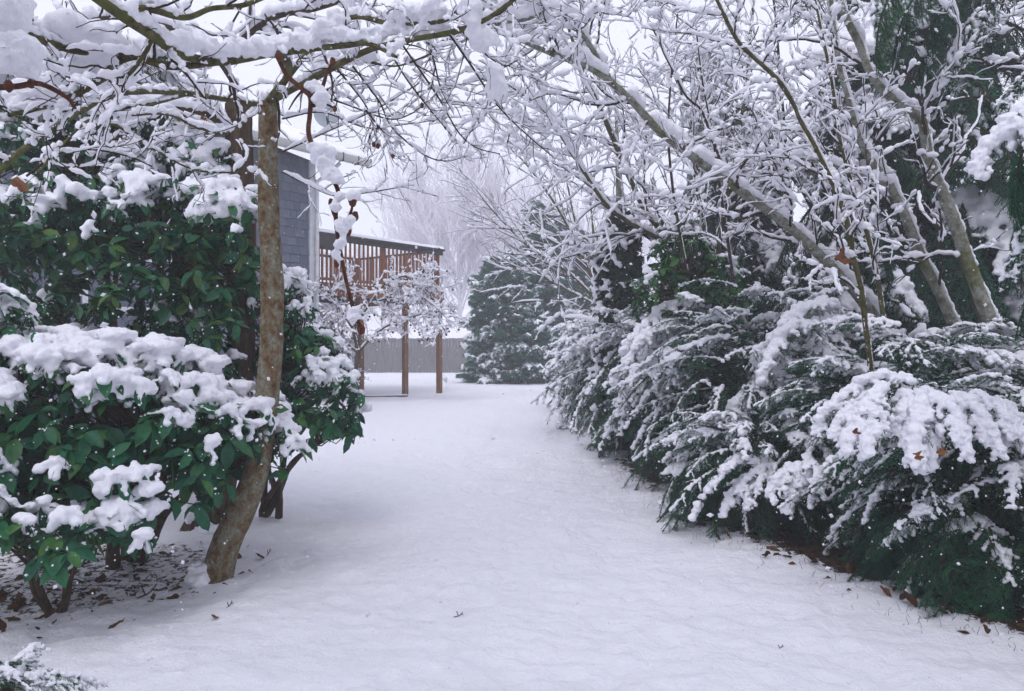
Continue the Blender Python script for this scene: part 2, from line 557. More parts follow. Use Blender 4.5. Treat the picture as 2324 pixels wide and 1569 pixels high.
def make_leaf(name, cols, rough=0.5, back=None, transl=0.25):
    m, nt, b = new_mat(name)
    r = rnd_src(nt)
    k = len(cols)
    c = ramp(nt, r, [(i / (k - 1), cols[i]) for i in range(k)]).outputs[0]
    n = noise_tex(nt, 45, 3)
    v = ramp(nt, n.outputs[0], [(0.3, (0.7, 0.7, 0.7)), (0.7, (1.15, 1.15, 1.15))])
    mm = nt.nodes.new("ShaderNodeMix"); mm.data_type = 'RGBA'; mm.blend_type = 'MULTIPLY'; mm.inputs[0].default_value = 1.0
    nt.links.new(c, mm.inputs[6]); nt.links.new(v.outputs[0], mm.inputs[7])
    nt.links.new(mm.outputs[2], b.inputs["Base Color"])
    b.inputs["Roughness"].default_value = rough
    b.inputs["Specular IOR Level"].default_value = 0.22
    tr = N(nt, "ShaderNodeBsdfTranslucent"); nt.links.new(mm.outputs[2], tr.inputs["Color"])
    mx = N(nt, "ShaderNodeMixShader"); mx.inputs[0].default_value = transl
    nt.links.new(b.outputs[0], mx.inputs[1]); nt.links.new(tr.outputs[0], mx.inputs[2])
    nt.links.new(mx.outputs[0], nt.nodes["Material Output"].inputs["Surface"])
    return m
M_RHODO = make_leaf("rhododendron_leaf", [(0.007, 0.060, 0.036), (0.017, 0.125, 0.062), (0.030, 0.165, 0.066), (0.016, 0.090, 0.050), (0.07, 0.20, 0.05)], 0.40)
M_LAUREL = make_leaf("laurel_leaf", [(0.007, 0.056, 0.034), (0.018, 0.115, 0.056), (0.032, 0.155, 0.058), (0.016, 0.085, 0.046), (0.09, 0.18, 0.04)], 0.40)
M_BRIGHT = make_leaf("bright_leaf", [(0.010, 0.07, 0.03), (0.025, 0.12, 0.035), (0.07, 0.20, 0.04)])
M_IVY = make_leaf("ivy_leaf", [(0.008, 0.028, 0.016), (0.016, 0.05, 0.024), (0.03, 0.07, 0.03)])
M_NEEDLE = make_leaf("yew_needle", [(0.014, 0.090, 0.058), (0.026, 0.145, 0.084), (0.05, 0.19, 0.085)], 0.6)
M_FIR = make_leaf("fir_needle", [(0.014, 0.085, 0.064), (0.026, 0.135, 0.088), (0.05, 0.19, 0.09)], 0.6)
M_FIRN = make_leaf("young_fir_needle", [(0.02, 0.12, 0.07), (0.035, 0.18, 0.09), (0.07, 0.25, 0.10)], 0.6)
M_THUJA = make_leaf("cypress_needle", [(0.035, 0.16, 0.13), (0.05, 0.215, 0.155), (0.08, 0.27, 0.155)], 0.6)
for _m in (M_NEEDLE, M_FIR, M_THUJA):
    _b = _m.node_tree.nodes["Principled BSDF"]; _b.inputs["Roughness"].default_value = 0.8; _b.inputs["Specular IOR Level"].default_value = 0.08
M_DEAD = make_leaf("dead_leaf", [(0.05, 0.022, 0.012), (0.10, 0.045, 0.02), (0.17, 0.085, 0.035)], 0.7)
M_ORANGE = make_leaf("orange_leaf", [(0.16, 0.055, 0.018), (0.22, 0.08, 0.028), (0.27, 0.12, 0.05)], 0.7)
M_BERRY = make_leaf("berry", [(0.02, 0.01, 0.012), (0.05, 0.018, 0.016)], 0.3, None, 0.0)
M_BUD = make_leaf("bud", [(0.09, 0.03, 0.018), (0.15, 0.055, 0.03)], 0.7, None, 0.0)

def plain(name, col, rough=0.6, spec=0.3, metal=0.0, var=0.12, scale=8):
    m, nt, b = new_mat(name)
    n = noise_tex(nt, scale, 4)
    lo = tuple(c * (1 - var) for c in col); hi = tuple(min(1, c * (1 + var)) for c in col)
    c = ramp(nt, n.outputs[0], [(0.3, lo), (0.7, hi)])
    nt.links.new(c.outputs[0], b.inputs["Base Color"])
    b.inputs["Roughness"].default_value = rough; b.inputs["Specular IOR Level"].default_value = spec; b.inputs["Metallic"].default_value = metal
    return m
M_SHINGLE = make_leaf("slate_shingle", [(0.105, 0.12, 0.165), (0.13, 0.148, 0.195), (0.155, 0.17, 0.22)], 0.85, None, 0.0)
M_WALL = plain("wall_backing", (0.115, 0.13, 0.175), 0.9)
M_TRIM = plain("white_trim", (0.62, 0.63, 0.66), 0.55)
M_GUTTER = plain("gutter_metal", (0.42, 0.43, 0.42), 0.5, 0.4)
M_FROST = plain("frosted_twig", (0.83, 0.81, 0.86), 0.8, 0.1, 0.0, 0.06)
M_ROOF = plain("roof_shingle", (0.09, 0.09, 0.10), 0.9)
M_GLASS = plain("window_glass", (0.05, 0.06, 0.07), 0.08, 0.6, 0.0, 0.05)
M_DISH = plain("dish_paint", (0.30, 0.34, 0.38), 0.5)
# ================================================================== the setting: ground
HEDGE_Y = np.array([-6.0, 2.4, 3.0, 3.6, 4.1, 5.0, 6.4, 9.9, 16.2, 22.0, 60.0])
HEDGE_X = np.array([5.0, 3.6, 2.85, 2.4, 1.92, 1.75, 1.24, 0.92, 0.82, 1.1, 1.5])
def hedge_edge(y):
    return np.interp(y, HEDGE_Y, HEDGE_X)

def ground_base(x, y):
    t = np.clip((y - 7.0) / 11.0, 0, 1)
    z = 0.21 * t * t * (3 - 2 * t)
    p = np.stack([x, y, np.zeros_like(x)], -1)
    z = z + (fbm(p * 0.7, 3, 3) - 0.5) * 0.09 * np.clip(1.2 - y / 60, 0.3, 1)
    # the hedge stands on a slightly raised bed
    z = z + 0.05 * np.clip((x - hedge_edge(y) + 0.1) / 0.6, 0, 1)
    return z

def bare_mask(x, y):
    """how far a spot lies under the shrubs, where the snow is thin (0 open lawn, 1 well under)"""
    p = np.stack([x, y, np.zeros_like(x)], -1)
    n = fbm(p * 2.2, 3, 9)
    d = x - hedge_edge(y) - 0.12
    right = np.clip((d + (n - 0.5) * 0.6) / 0.45, 0, 1) * np.clip((11 - y) / 3, 0, 1)
    e = 1 - np.sqrt(((x + 3.15) / 1.5) ** 2 + ((y - 4.85) / 1.05) ** 2)
    left = np.clip(e * 1.7 + (n - 0.5) * 0.7, 0, 0.40)
    return np.maximum(right, left)

PITS = np.random.default_rng(12)
PIT = np.stack([PITS.normal(size=520) * 1.6, 1.6 + 11 * PITS.random(520) ** 1.2, 0.022 + 0.05 * PITS.random(520) ** 2], 1)
def ground_z(x, y):
    x = np.asarray(x, float); y = np.asarray(y, float)
    z = ground_base(x, y)
    p = np.stack([x, y, np.zeros_like(x)], -1)
    near = np.clip(1.3 - y / 25, 0.15, 1)
    z = z + (fbm(p * np.array([2.6, 3.6, 1]), 2, 31) - 0.5) * 0.055 * near
    z = z + (fbm(p * np.array([8.0, 12.0, 1]), 3, 41) - 0.5) * 0.048 * near
    z = z - 0.02 * bare_mask(x, y)
    if len(x) > 5000:
        # dimples where clots of snow have dropped from the branches
        for px_, py_, pr in PIT:
            m = (np.abs(x - px_) < 3 * pr) & (np.abs(y - py_) < 3 * pr)
            q = ((x[m] - px_) ** 2 + (y[m] - py_) ** 2) / pr ** 2
            z[m] += pr * 0.55 * (0.55 * np.exp(-q / 2.6) - np.exp(-q))
    # a line of half-filled footprints up the middle
    for fx, fy in ((-0.10, 14.2), (0.05, 13.3), (-0.15, 12.6), (0.0, 15.3), (0.12, 11.7), (-0.12, 10.9), (0.10, 10.1), (-0.14, 9.3), (0.08, 8.5), (-0.2, 7.7)):
        z = z - 0.045 * np.exp(-(((x - fx) / 0.28) ** 2 + ((y - fy) / 0.16) ** 2))
    return z
def gz(x, y):
    return float(ground_z(np.array([x]), np.array([y]))[0])

def build_ground():
    ys = [-6.0]
    while ys[-1] < 110:
        y = ys[-1]
        ys.append(y + (0.25 if y < 1.0 else (max(0.022, y * 0.0075) if y < 10 else y * 0.02)))
    ys = np.array(ys)
    u = np.linspace(-1, 1, 310)
    u = np.sign(u) * (0.55 * np.abs(u) + 0.45 * np.abs(u) ** 2.2)
    half = np.maximum(6.0, ys * 1.15)
    X = u[None, :] * half[:, None]
    Y = np.broadcast_to(ys[:, None], X.shape)
    x, y = X.ravel(), Y.ravel()
    z = ground_z(x, y)
    a, b = X.shape
    i = np.arange(a - 1)[:, None] * b; j = np.arange(b - 1)[None, :]
    Q = np.stack([i + j, i + j + 1, i + b + j + 1, i + b + j], -1).reshape(-1, 4)
    m, nt, bs = new_mat("ground_snow")
    at = N(nt, "ShaderNodeAttribute"); at.attribute_name = "rnd"
    n1 = noise_tex(nt, 70, 5, rough=0.75)
    n2 = noise_tex(nt, 13, 4, rough=0.6)
    n3 = noise_tex(nt, 26, 5, rough=0.7)
    sc = ramp(nt, n2.outputs[0], [(0.3, (0.86, 0.858, 0.93)), (0.7, (0.91, 0.905, 0.955))])
    lit = ramp(nt, n3.outputs[0], [(0.3, (0.016, 0.011, 0.007)), (0.5, (0.045, 0.026, 0.014)), (0.62, (0.09, 0.05, 0.025)), (0.72, (0.03, 0.035, 0.015))])
    n4 = noise_tex(nt, 17, 6, rough=0.78)
    m1 = N(nt, "ShaderNodeMath", operation='MULTIPLY_ADD'); nt.links.new(n4.outputs[0], m1.inputs[0]); m1.inputs[1].default_value = 2.4; m1.inputs[2].default_value = -1.72
    m2 = N(nt, "ShaderNodeMath", operation='MULTIPLY_ADD'); nt.links.new(at.outputs["Fac"], m2.inputs[0]); m2.inputs[1].default_value = 1.35; nt.links.new(m1.outputs[0], m2.inputs[2])
    m3 = N(nt, "ShaderNodeMapRange"); nt.links.new(m2.outputs[0], m3.inputs[0]); m3.inputs[1].default_value = 0.0; m3.inputs[2].default_value = 0.16
    c = mixc(nt, m3.outputs[0], sc.outputs[0], lit.outputs[0])
    nt.links.new(c, bs.inputs["Base Color"])
    bs.inputs["Roughness"].default_value = 0.8; bs.inputs["Specular IOR Level"].default_value = 0.15
    ad = N(nt, "ShaderNodeMath", operation='MULTIPLY_ADD'); nt.links.new(n1.outputs[0], ad.inputs[0]); ad.inputs[1].default_value = 0.30; nt.links.new(n2.outputs[0], ad.inputs[2])
    bump(nt, ad.outputs[0], bs, 0.65, 0.055)
    me = mesh_from("ground", np.stack([x, y, z], 1), Q, None, [m], None, True, bare_mask(x, y))
    o = obj("ground", me); o["kind"] = "structure"; o["label"] = "snow covered lawn and path between the shrubs"
    return o
build_ground()

# ================================================================== house, deck, fence, shed
def empty_part(name, parent, loc=(0, 0, 0)):
    o = bpy.data.objects.new(name, None); COL.objects.link(o); o.parent = parent; o.location = loc
    return o

def lpart(name, me, parent, loc=(0, 0, 0)):
    o = bpy.data.objects.new(name, me); COL.objects.link(o); o.parent = parent; o.location = loc
    return o

def lathe_tube(name, pts, r, mat, sides=8):
    P, R = resample(pts, np.full(len(pts), r), 24)
    V, Q = tubes(P, R, sides)
    return mesh_from(name, V, Q, None, [mat])

def slab_snow(name, x0, x1, y0, y1, zf, thick, nx, ny, seed, edge=0.05):
    """a snow slab lying on a surface z = zf(x, y), with rounded uneven edges"""
    u = np.linspace(0, 1, nx); v = np.linspace(0, 1, ny)
    U, Vv = np.meshgrid(u, v, indexing="ij")
    X = x0 + (x1 - x0) * U; Y = y0 + (y1 - y0) * Vv
    d = np.minimum(np.minimum(U, 1 - U) * abs(x1 - x0), np.minimum(Vv, 1 - Vv) * abs(y1 - y0))
    p = np.stack([X, Y, np.zeros_like(X)], -1)
    t = thick * np.sqrt(np.clip(d / edge, 0, 1)) * (0.75 + 0.5 * fbm(p * 3.0, 3, seed))
    Zb = zf(X, Y); Zt = Zb + t
    top = np.stack([X, Y, Zt], -1).reshape(-1, 3); bot = np.stack([X, Y, Zb - 0.002], -1).reshape(-1, 3)
    i = np.arange(nx - 1)[:, None] * ny; j = np.arange(ny - 1)[None, :]
    Q = np.stack([i + j, i + ny + j, i + ny + j + 1, i + j + 1], -1).reshape(-1, 4)
    n = nx * ny
    return mesh_from(name, np.vstack([top, bot]), np.vstack([Q, Q[:, ::-1] + n]), None, [M_SNOW])

HA = math.radians(52.0)
HC = (-4.39, 17.0)
def build_house():
    g = 0.12
    h = thing("house", "slate grey shingled house with white corner board and snowy overhanging eave", "house", (HC[0], HC[1], g), HA)
    lpart("wall", boxmesh("house_wall", (-11, 0.03, 0), (-0.02, 8, 5.42), M_WALL, 0.01), h)
    # shingle courses, each shingle a piece; three meshes shared
    r = np.random.default_rng(4)
    shing = []
    for w in (0.155, 0.205, 0.25):
        V = [(0, -0.028, 0), (w, -0.028, 0), (w, 0.0, 0.215), (0, 0.0, 0.215), (0, -0.002, 0), (w, -0.002, 0)]
        shing.append((w, mesh_from("shingle", V, [(0, 1, 2, 3), (4, 5, 1, 0)], [(0, 3, 4), (1, 5, 2)], [M_SHINGLE], None, False)))
    cnt = 0
    for row in range(18):
        z = 1.98 + row * 0.19
        x = -2.75 + r.random() * 0.1
        while x < -0.25 and cnt < 300:
            w, me = shing[r.integers(3)]
            w2 = min(w, -0.115 - x)
            o = lpart("shingle", me, h, (x, 0.024 + r.random() * 0.003, z + r.normal() * 0.004))
            o.scale = ((w2 - 0.005) / w, 1, 1)
            x += w; cnt += 1
    lpart("corner_board", boxmesh("corner_board", (-0.115, -0.035, 0), (0.03, 0.12, 5.4), M_TRIM, 0.006), h)
    for k in range(3):
        lpart("trim_board", boxmesh("trim_board", (-10.5, -0.02, 1.9 + k * 0.0), (-2.9, 0.025, 2.02), M_TRIM, 0.004) if k == 0 else
              boxmesh("trim_board", (-2.95 - 0.10 * (k == 2) - 1.8 * (k == 2), -0.022, 2.03), (-2.86 - 0.10 * (k == 2) - 1.8 * (k == 2), 0.02, 5.38), M_TRIM, 0.004), h)
    # window
    wdw = lpart("window", boxmesh("window", (-4.3, -0.012, 2.9), (-3.3, 0.026, 4.15), M_GLASS, 0.004), h)
    for a, b in (((-4.36, -0.04, 2.86), (-4.28, 0.02, 4.19)), ((-3.32, -0.04, 2.86), (-3.24, 0.02, 4.19)), ((-4.28, -0.04, 2.86), (-3.32, 0.02, 2.94)), ((-4.28, -0.04, 4.11), (-3.32, 0.02, 4.19)), ((-3.83, -0.036, 2.94), (-3.78, 0.018, 4.11))):
        lpart("window_frame", boxmesh("window_frame", a, b, M_TRIM, 0.005), wdw)
    # downspout with its elbow up to the gutter
    lpart("downspout", lathe_tube("downspout", [(0.02, -0.10, 0.1), (0.02, -0.10, 2.5), (0.02, -0.10, 4.75), (0.05, -0.13, 4.95), (0.30, -0.44, 5.28), (0.33, -0.50, 5.36)], 0.042, M_TRIM), h)
    # roof
    sl = math.tan(math.radians(22))
    def zf(x, y): return 5.55 + (y + 0.55) * sl
    b = Buf()
    X0, X1 = -11.8, 1.05
    V = [(X0, -0.55, 5.47), (X1, -0.55, 5.47), (X1, 4.0, 5.47 + 4.55 * sl), (X0, 4.0, 5.47 + 4.55 * sl),
         (X0, -0.55, 5.55), (X1, -0.55, 5.55), (X1, 4.0, 5.55 + 4.55 * sl), (X0, 4.0, 5.55 + 4.55 * sl)]
    b.add(V, [(0, 3, 2, 1), (4, 5, 6, 7), (0, 1, 5, 4), (1, 2, 6, 5), (2, 3, 7, 6), (3, 0, 4, 7)])
    V2 = [(x, 8.0 - y, z) for x, y, z in V]
    b.add(V2, [(1, 2, 3, 0), (7, 6, 5, 4), (4, 5, 1, 0), (5, 6, 2, 1), (6, 7, 3, 2), (7, 4, 0, 3)])
    roof = lpart("roof", b.mesh("roof", [M_ROOF], False), h)
    o = lpart("roof_snow", slab_snow("roof_snow", X0, X1 + 0.03, -0.62, 3.98, lambda x, y: zf(x, y) + 0.004, 0.13, 90, 30, 77, 0.12), roof)
    lpart("gable_end", mesh_from("gable_end", [(-0.03, 0.05, 5.42), (-0.03, 7.95, 5.42), (-0.03, 4.0, 5.42 + 3.9 * sl)], None, [(0, 1, 2)], [M_WALL], None, False), h)
    # gutter: a trough under the eave with a closed rounded end
    prof = [(-0.57, 5.53), (-0.57, 5.42), (-0.60, 5.375), (-0.66, 5.365), (-0.705, 5.40), (-0.715, 5.46), (-0.71, 5.53), (-0.695, 5.53), (-0.695, 5.45), (-0.66, 5.39), (-0.59, 5.40), (-0.585, 5.53)]
    V, k = [], len(prof)
    for x in (X0, X1): V += [(x, y, z) for y, z in prof]
    Q = [(i, (i + 1) % k, k + (i + 1) % k, k + i) for i in range(k)]
    T = [(k, k + i, k + i + 1) for i in range(1, k - 1)]
    gut = lpart("gutter", mesh_from("gutter", V, Q, T, [M_GUTTER], None, False), h)
    for x in (0.25, 0.68, 1.04):
        lpart("gutter_strap", boxmesh("gutter_strap", (x - 0.012, -0.722, 5.36), (x + 0.012, -0.565, 5.545), M_DARKWOOD, 0.003), gut)
    lpart("gutter_snow", slab_snow("gutter_snow", X0, X1, -0.70, -0.585, lambda x, y: 5.50 + 0 * x, 0.11, 120, 7, 12, 0.045), gut)
    # satellite dish on a short mast
    d = thing("satellite_dish", "small grey satellite dish above the snowy house eave", "satellite dish", (0, 0, 0), 0)
    c = W(742, 258, 17.6)
    V, Q = [], []
    for i in range(6):
        for j in range(20):
            a = j / 20 * 2 * math.pi; rr = 0.30 * i / 5
            V.append((rr * math.cos(a), -0.09 * (1 - (i / 5) ** 2) * -1, rr * 1.1 * math.sin(a)))
    for i in range(5):
        for j in range(20): Q.append((i * 20 + j, i * 20 + (j + 1) % 20, (i + 1) * 20 + (j + 1) % 20, (i + 1) * 20 + j))
    d.location = (c[0], c[1], c[2]); d.rotation_euler = (0, 0, 0.35)
    lpart("dish", mesh_from("dish", V, Q, None, [M_DISH]), d)
    lpart("arm", lathe_tube("dish_arm", [(0, 0.09, -0.05), (0.0, -0.12, -0.28), (0, -0.34, -0.05)], 0.012, M_DARKWOOD, 6), d)
    lpart("mast", lathe_tube("dish_mast", [(0, 0.10, 0.0), (0, 0.16, -0.25), (0, 0.16, -0.95)], 0.02, M_GUTTER, 6), d)
    return h
build_house()

def build_deck():
    g = 0.2
    d = thing("deck", "raised cedar deck with balusters on tall posts beside the house", "deck", (HC[0], HC[1], g), HA)
    L, D = 4.15, 3.4
    zt, zb, zf = 3.98 - g, 2.98 - g, 2.84 - g
    # posts (on the ground)
    for x, y in ((1.40, 0.06), (2.85, 0.06), (L - 0.06, 0.06), (L - 0.06, D - 0.08), (2.0, D - 0.08), (0.3, D - 0.08)):
        wx = HC[0] + math.cos(HA) * x - math.sin(HA) * y; wy = HC[1] + math.sin(HA) * x + math.cos(HA) * y
        zg = gz(wx, wy) - g - 0.12
        lpart("post", boxmesh("post", (x - 0.062, y - 0.062, zg), (x + 0.062, y + 0.062, zf - 0.28), M_POST, 0.008), d)
    lpart("rim_joist", boxmesh("rim_joist", (0.05, -0.02, zf - 0.27), (L, 0.02, zf - 0.005), M_RAIL), d)
    lpart("rim_joist", boxmesh("rim_joist", (L, -0.015, zf - 0.27), (L + 0.04, D, zf - 0.005), M_RAIL), d)
    for k in range(9):
        x = 0.2 + k * 0.46
        lpart("joist", boxmesh("joist", (x, 0.025, zf - 0.24), (x + 0.04, D, zf - 0.006), M_DARKWOOD), d)
    for k in range(23):
        y = 0.0 + k * 0.148
        lpart("deck_board", boxmesh("deck_board", (0.04, y - 0.03, zf), (L + 0.03, y + 0.112, zf + 0.03), M_POST), d)
    # railings
    def rail(name, lo, hi, mat): lpart(name, boxmesh(name, lo, hi, mat), d)
    rail("top_rail", (0.05, -0.07, zt - 0.05), (L + 0.03, 0.07, zt), M_DARKWOOD)
    rail("top_rail", (0.05, D - 0.07, zt - 0.05), (L + 0.03, D + 0.07, zt), M_DARKWOOD)
    rail("top_rail", (L - 0.06, 0.075, zt - 0.05), (L + 0.05, D - 0.075, zt - 0.003), M_DARKWOOD)
    rail("fascia", (0.05, -0.025, zt - 0.16), (L, 0.012, zt - 0.053), M_DARKWOOD)
    rail("privacy_panel", (0.06, -0.06, zt - 0.38), (0.72, -0.03, zt - 0.055), M_DARKWOOD)
    rail("bottom_rail", (0.05, -0.025, zb - 0.06), (L, 0.03, zb), M_RAIL)
    rail("bottom_rail", (0.05, D - 0.03, zb - 0.06), (L, D + 0.03, zb), M_RAIL)
    rail("bottom_rail", (L - 0.03, 0.035, zb - 0.06), (L + 0.025, D - 0.035, zb), M_RAIL)
    bal = boxmesh("baluster", (-0.02, -0.02, zb - 0.04), (0.02, 0.02, zt - 0.055), M_RAIL, 0.004)
    k = 0
    x = 0.12
    while x < L - 0.05:
        lpart("baluster", bal, d, (x, 0.035, 0)); lpart("baluster", bal, d, (x + 0.05, D - 0.055, 0)); x += 0.135
    y = 0.2
    while y < D - 0.1:
        lpart("baluster", bal, d, (L - 0.055, y, 0)); y += 0.135
    for x, y in ((0.08, -0.02), (2.1, 0.08), (L - 0.1, 0.09), (L - 0.1, D - 0.12), (2.1, D - 0.12)):
        lpart("rail_post", boxmesh("rail_post", (x - 0.045, y - 0.045, zf + 0.031), (x + 0.045, y + 0.045, zt - 0.056), M_RAIL), d)
    s = lpart("rail_snow", slab_snow("rail_snow", 0.05, L + 0.03, -0.075, 0.075, lambda x, y: zt + 0.004 + 0 * x, 0.075, 90, 7, 5, 0.06), d)
    s = lpart("rail_snow", slab_snow("rail_snow", 0.05, L + 0.03, D - 0.075, D + 0.075, lambda x, y: zt + 0.004 + 0 * x, 0.07, 90, 7, 6, 0.06), d)
    # low plank edging under the deck
    e = obj("edging_board", None) if False else None
build_deck()
_eb = thing("edging_board", "dark half-buried edging board lying under the deck posts", "board", (-3.62, 18.3, gz(-3.62, 18.3) - 0.02), 0.33)
lpart("plank", boxmesh("edging_plank", (-0.35, -0.03, -0.05), (1.15, 0.03, 0.035), M_DARKWOOD), _eb)
lpart("snow_strip", slab_snow("edging_snow", -0.35, 1.15, -0.035, 0.035, lambda x, y: 0.039 + 0 * x, 0.03, 50, 5, 3, 0.03), _eb)

def build_fence():
    Y = 35.0
    f = thing("board_fence", "weathered grey board fence across the far end of the lawn", "fence", (0, Y, 0))
    r = np.random.default_rng(8)
    x = -11.5
    meshes = []
    for w in (0.135, 0.145, 0.155):
        meshes.append((w, boxmesh("fence_board", (0, -0.012, -0.1), (w - 0.006, 0.012, 1.58), M_FENCE, 0.004)))
    k = 0
    while x < 5.5:
        w, me = meshes[r.integers(3)]
        o = lpart("board", me, f, (x, r.normal() * 0.005, 0.2 + r.normal() * 0.012)); x += w; k += 1
    x = -11.5
    while x < 5.6:
        lpart("fence_post", boxmesh("fence_post", (x - 0.05, 0.055, 0), (x + 0.05, 0.155, 1.70), M_FENCE), f); x += 2.43
    for z in (0.45, 1.05, 1.6):
        lpart("fence_rail", boxmesh("fence_rail", (-11.5, 0.015, z), (5.5, 0.053, z + 0.09), M_FENCE), f)
    lpart("snow_cap", slab_snow("fence_snow", -11.5, 5.5, -0.03, 0.03, lambda x, y: 1.785 + 0 * x, 0.06, 260, 5, 14, 0.05), f)

    sh = thing("garden_shed", "grey garden shed with snowy gable roof behind the fence", "shed", (-4.9, 41.0, -0.55))
    lpart("wall", boxmesh("shed_wall", (-2.6, -1.5, -0.1), (2.6, 1.5, 1.95), M_FENCE, 0.02), sh)
    b = Buf(); V = [(-2.9, -1.75, 1.85), (2.9, -1.75, 1.85), (2.9, 0, 2.75), (-2.9, 0, 2.75), (-2.9, -1.75, 1.93), (2.9, -1.75, 1.93), (2.9, 0, 2.84), (-2.9, 0, 2.84)]
    Qd = [(0, 3, 2, 1), (4, 5, 6, 7), (0, 1, 5, 4), (1, 2, 6, 5), (2, 3, 7, 6), (3, 0, 4, 7)]
    b.add(V, Qd); b.add([(x, -y, z) for x, y, z in V], [q[::-1] for q in Qd])
    rf = lpart("roof", b.mesh("shed_roof", [M_ROOF], False), sh)
    lpart("roof_snow", slab_snow("shed_snow", -2.95, 2.95, -1.8, 0.02, lambda x, y: 1.94 + (y + 1.75) * 0.52, 0.14, 40, 14, 9, 0.12), rf)
    n = thing("neighbour_house", "pale far house with snowy roof beyond the fence", "house", (6.0, 62.0, 0.2))
    lpart("wall", boxmesh("neighbour_wall", (-13.0, -3, -0.1), (-6.6, 3, 2.4), plain("pale_wall", (0.42, 0.43, 0.46)), 0.02), n)
    b = Buf(); V = [(-13.4, -3.4, 2.2), (-6.2, -3.4, 2.2), (-6.2, 0, 4.0), (-13.4, 0, 4.0), (-13.4, -3.4, 2.32), (-6.2, -3.4, 2.32), (-6.2, 0, 4.12), (-13.4, 0, 4.12)]
    b.add(V, Qd); b.add([(x, -y, z) for x, y, z in V], [q[::-1] for q in Qd])
    rf = lpart("roof", b.mesh("neighbour_roof", [M_ROOF], False), n)
    lpart("roof_snow", slab_snow("neighbour_snow", -13.45, -6.15, -3.45, 0.02, lambda x, y: 2.33 + (y + 3.4) * 0.53, 0.18, 40, 14, 19, 0.15), rf)
build_fence()
# ================================================================== plant builders
def needle_bough(name, seed, L, nside, sideL, needL, needW, gap, droop, mat, rise=0.12, second=False, hang=0.0):
    """one conifer bough along +X: axis, side sprays, needles in two ranks; returns mesh and twig polylines for the snow"""
    r = np.random.default_rng(seed)
    n = 18
    t = np.linspace(0, 1, n)
    axis = np.stack([L * t * (1 - 0.08 * droop * t), 0.05 * L * np.sin(t * 3 + r.random() * 6) * t, L * (rise * t - droop * t ** 2)], 1)
    lines = [axis]
    sides = []
    for k in range(nside):
        tt = 0.10 + 0.86 * (k + 0.5 * r.random()) / nside
        for s in (-1, 1):
            i = int(tt * (n - 1)); p = axis[i]
            tan = nrm(axis[min(i + 1, n - 1)] - axis[max(i - 1, 0)])
            ln = (sideL * (1 - 0.72 * tt) + 0.05 * L) * (0.7 + 0.5 * r.random())
            a = math.radians(38 + 26 * r.random())
            side = nrm(np.cross(tan, [0, 0, 1.0])) * s
            d = nrm(math.cos(a) * tan + math.sin(a) * side + np.array([0, 0, r.normal() * 0.15]))
            m = 7
            q = [p]
            for j in range(m - 1):
                d = nrm(d + np.array([0, 0, -0.10 - 0.10 * droop - hang]) + r.normal(size=3) * 0.06)
                q.append(q[-1] + d * ln / (m - 1))
            q = np.array(q); sides.append(q)
            if second and ln > 0.1:
                for e in range(3):
                    ii = 2 + e; s2 = -1 if e % 2 else 1
                    tn = nrm(q[min(ii + 1, m - 1)] - q[ii - 1]); sd = nrm(np.cross(tn, [0, 0, 1.0])) * s2
                    d2 = nrm(0.75 * tn + 0.65 * sd); q2 = [q[ii]]
                    for j in range(4):
                        d2 = nrm(d2 + np.array([0, 0, -0.12 - hang])); q2.append(q2[-1] + d2 * ln * 0.11)
                    sides.append(np.array(q2))
    lines += sides
    b = Buf()
    V, Q = tubes(axis, np.linspace(0.010, 0.003, n) * (L / 0.6), 5); b.add(V, Q, None, 0.0)
    nb_w = b.n; nq_w = len(Q)
    for q in sides:
        V, Q = tubes(q, np.linspace(0.003, 0.0012, len(q)) * (L / 0.6), 3); b.add(V, Q); nq_w += len(Q)
    # needles
    P, D = [], []
    for q in lines:
        seg = np.diff(q, axis=0); ln = np.linalg.norm(seg, axis=1); cum = np.concatenate([[0], np.cumsum(ln)])
        k = max(3, int(cum[-1] / gap))
        u = (np.arange(k) + 0.5) / k * cum[-1]
        pp = np.stack([np.interp(u, cum, q[:, j]) for j in range(3)], 1)
        ii = np.clip(np.searchsorted(cum, u) - 1, 0, len(seg) - 1); tt = nrm(seg[ii])
        sd = nrm(np.cross(tt, [0, 0, 1.0]))
        for s in (-1, 1):
            P.append(pp); D.append(nrm(sd * s * (0.75 + 0.2 * r.random((k, 1))) + tt * 0.55 + r.normal(size=(k, 3)) * 0.16 + np.array([0, 0, 0.12])))
        if second:
            P.append(pp); D.append(nrm(tt * 0.6 + np.array([0, 0, 0.7]) + r.normal(size=(k, 3)) * 0.3))
    P = np.concatenate(P); D = np.concatenate(D); K = len(P)
    up = nrm(np.array([0, 0, 1.0]) + r.normal(size=(K, 3)) * 0.35)
    Y = nrm(np.cross(up, D)); Z = np.cross(D, Y)
    ln = needL * (0.75 + 0.5 * r.random((K, 1)))
    Tv = np.array([(0, 0, 0), (0.45, -0.5, 0), (1, 0, 0), (0.45, 0.5, 0)])
    V, F = stamp(Tv, [(0, 1, 2, 3)], D * ln, Y * needW, Z, P)
    b.add(V, F, None, np.repeat(r.random(K) * 0.4, 4))
    Qa = np.concatenate(b.Q)
    midx = np.ones(len(Qa), int); midx[:nq_w] = 0
    me = mesh_from(name, np.concatenate(b.V), Qa, None, [M_TWIG, mat], midx, True, np.concatenate(b.R))
    return me, lines

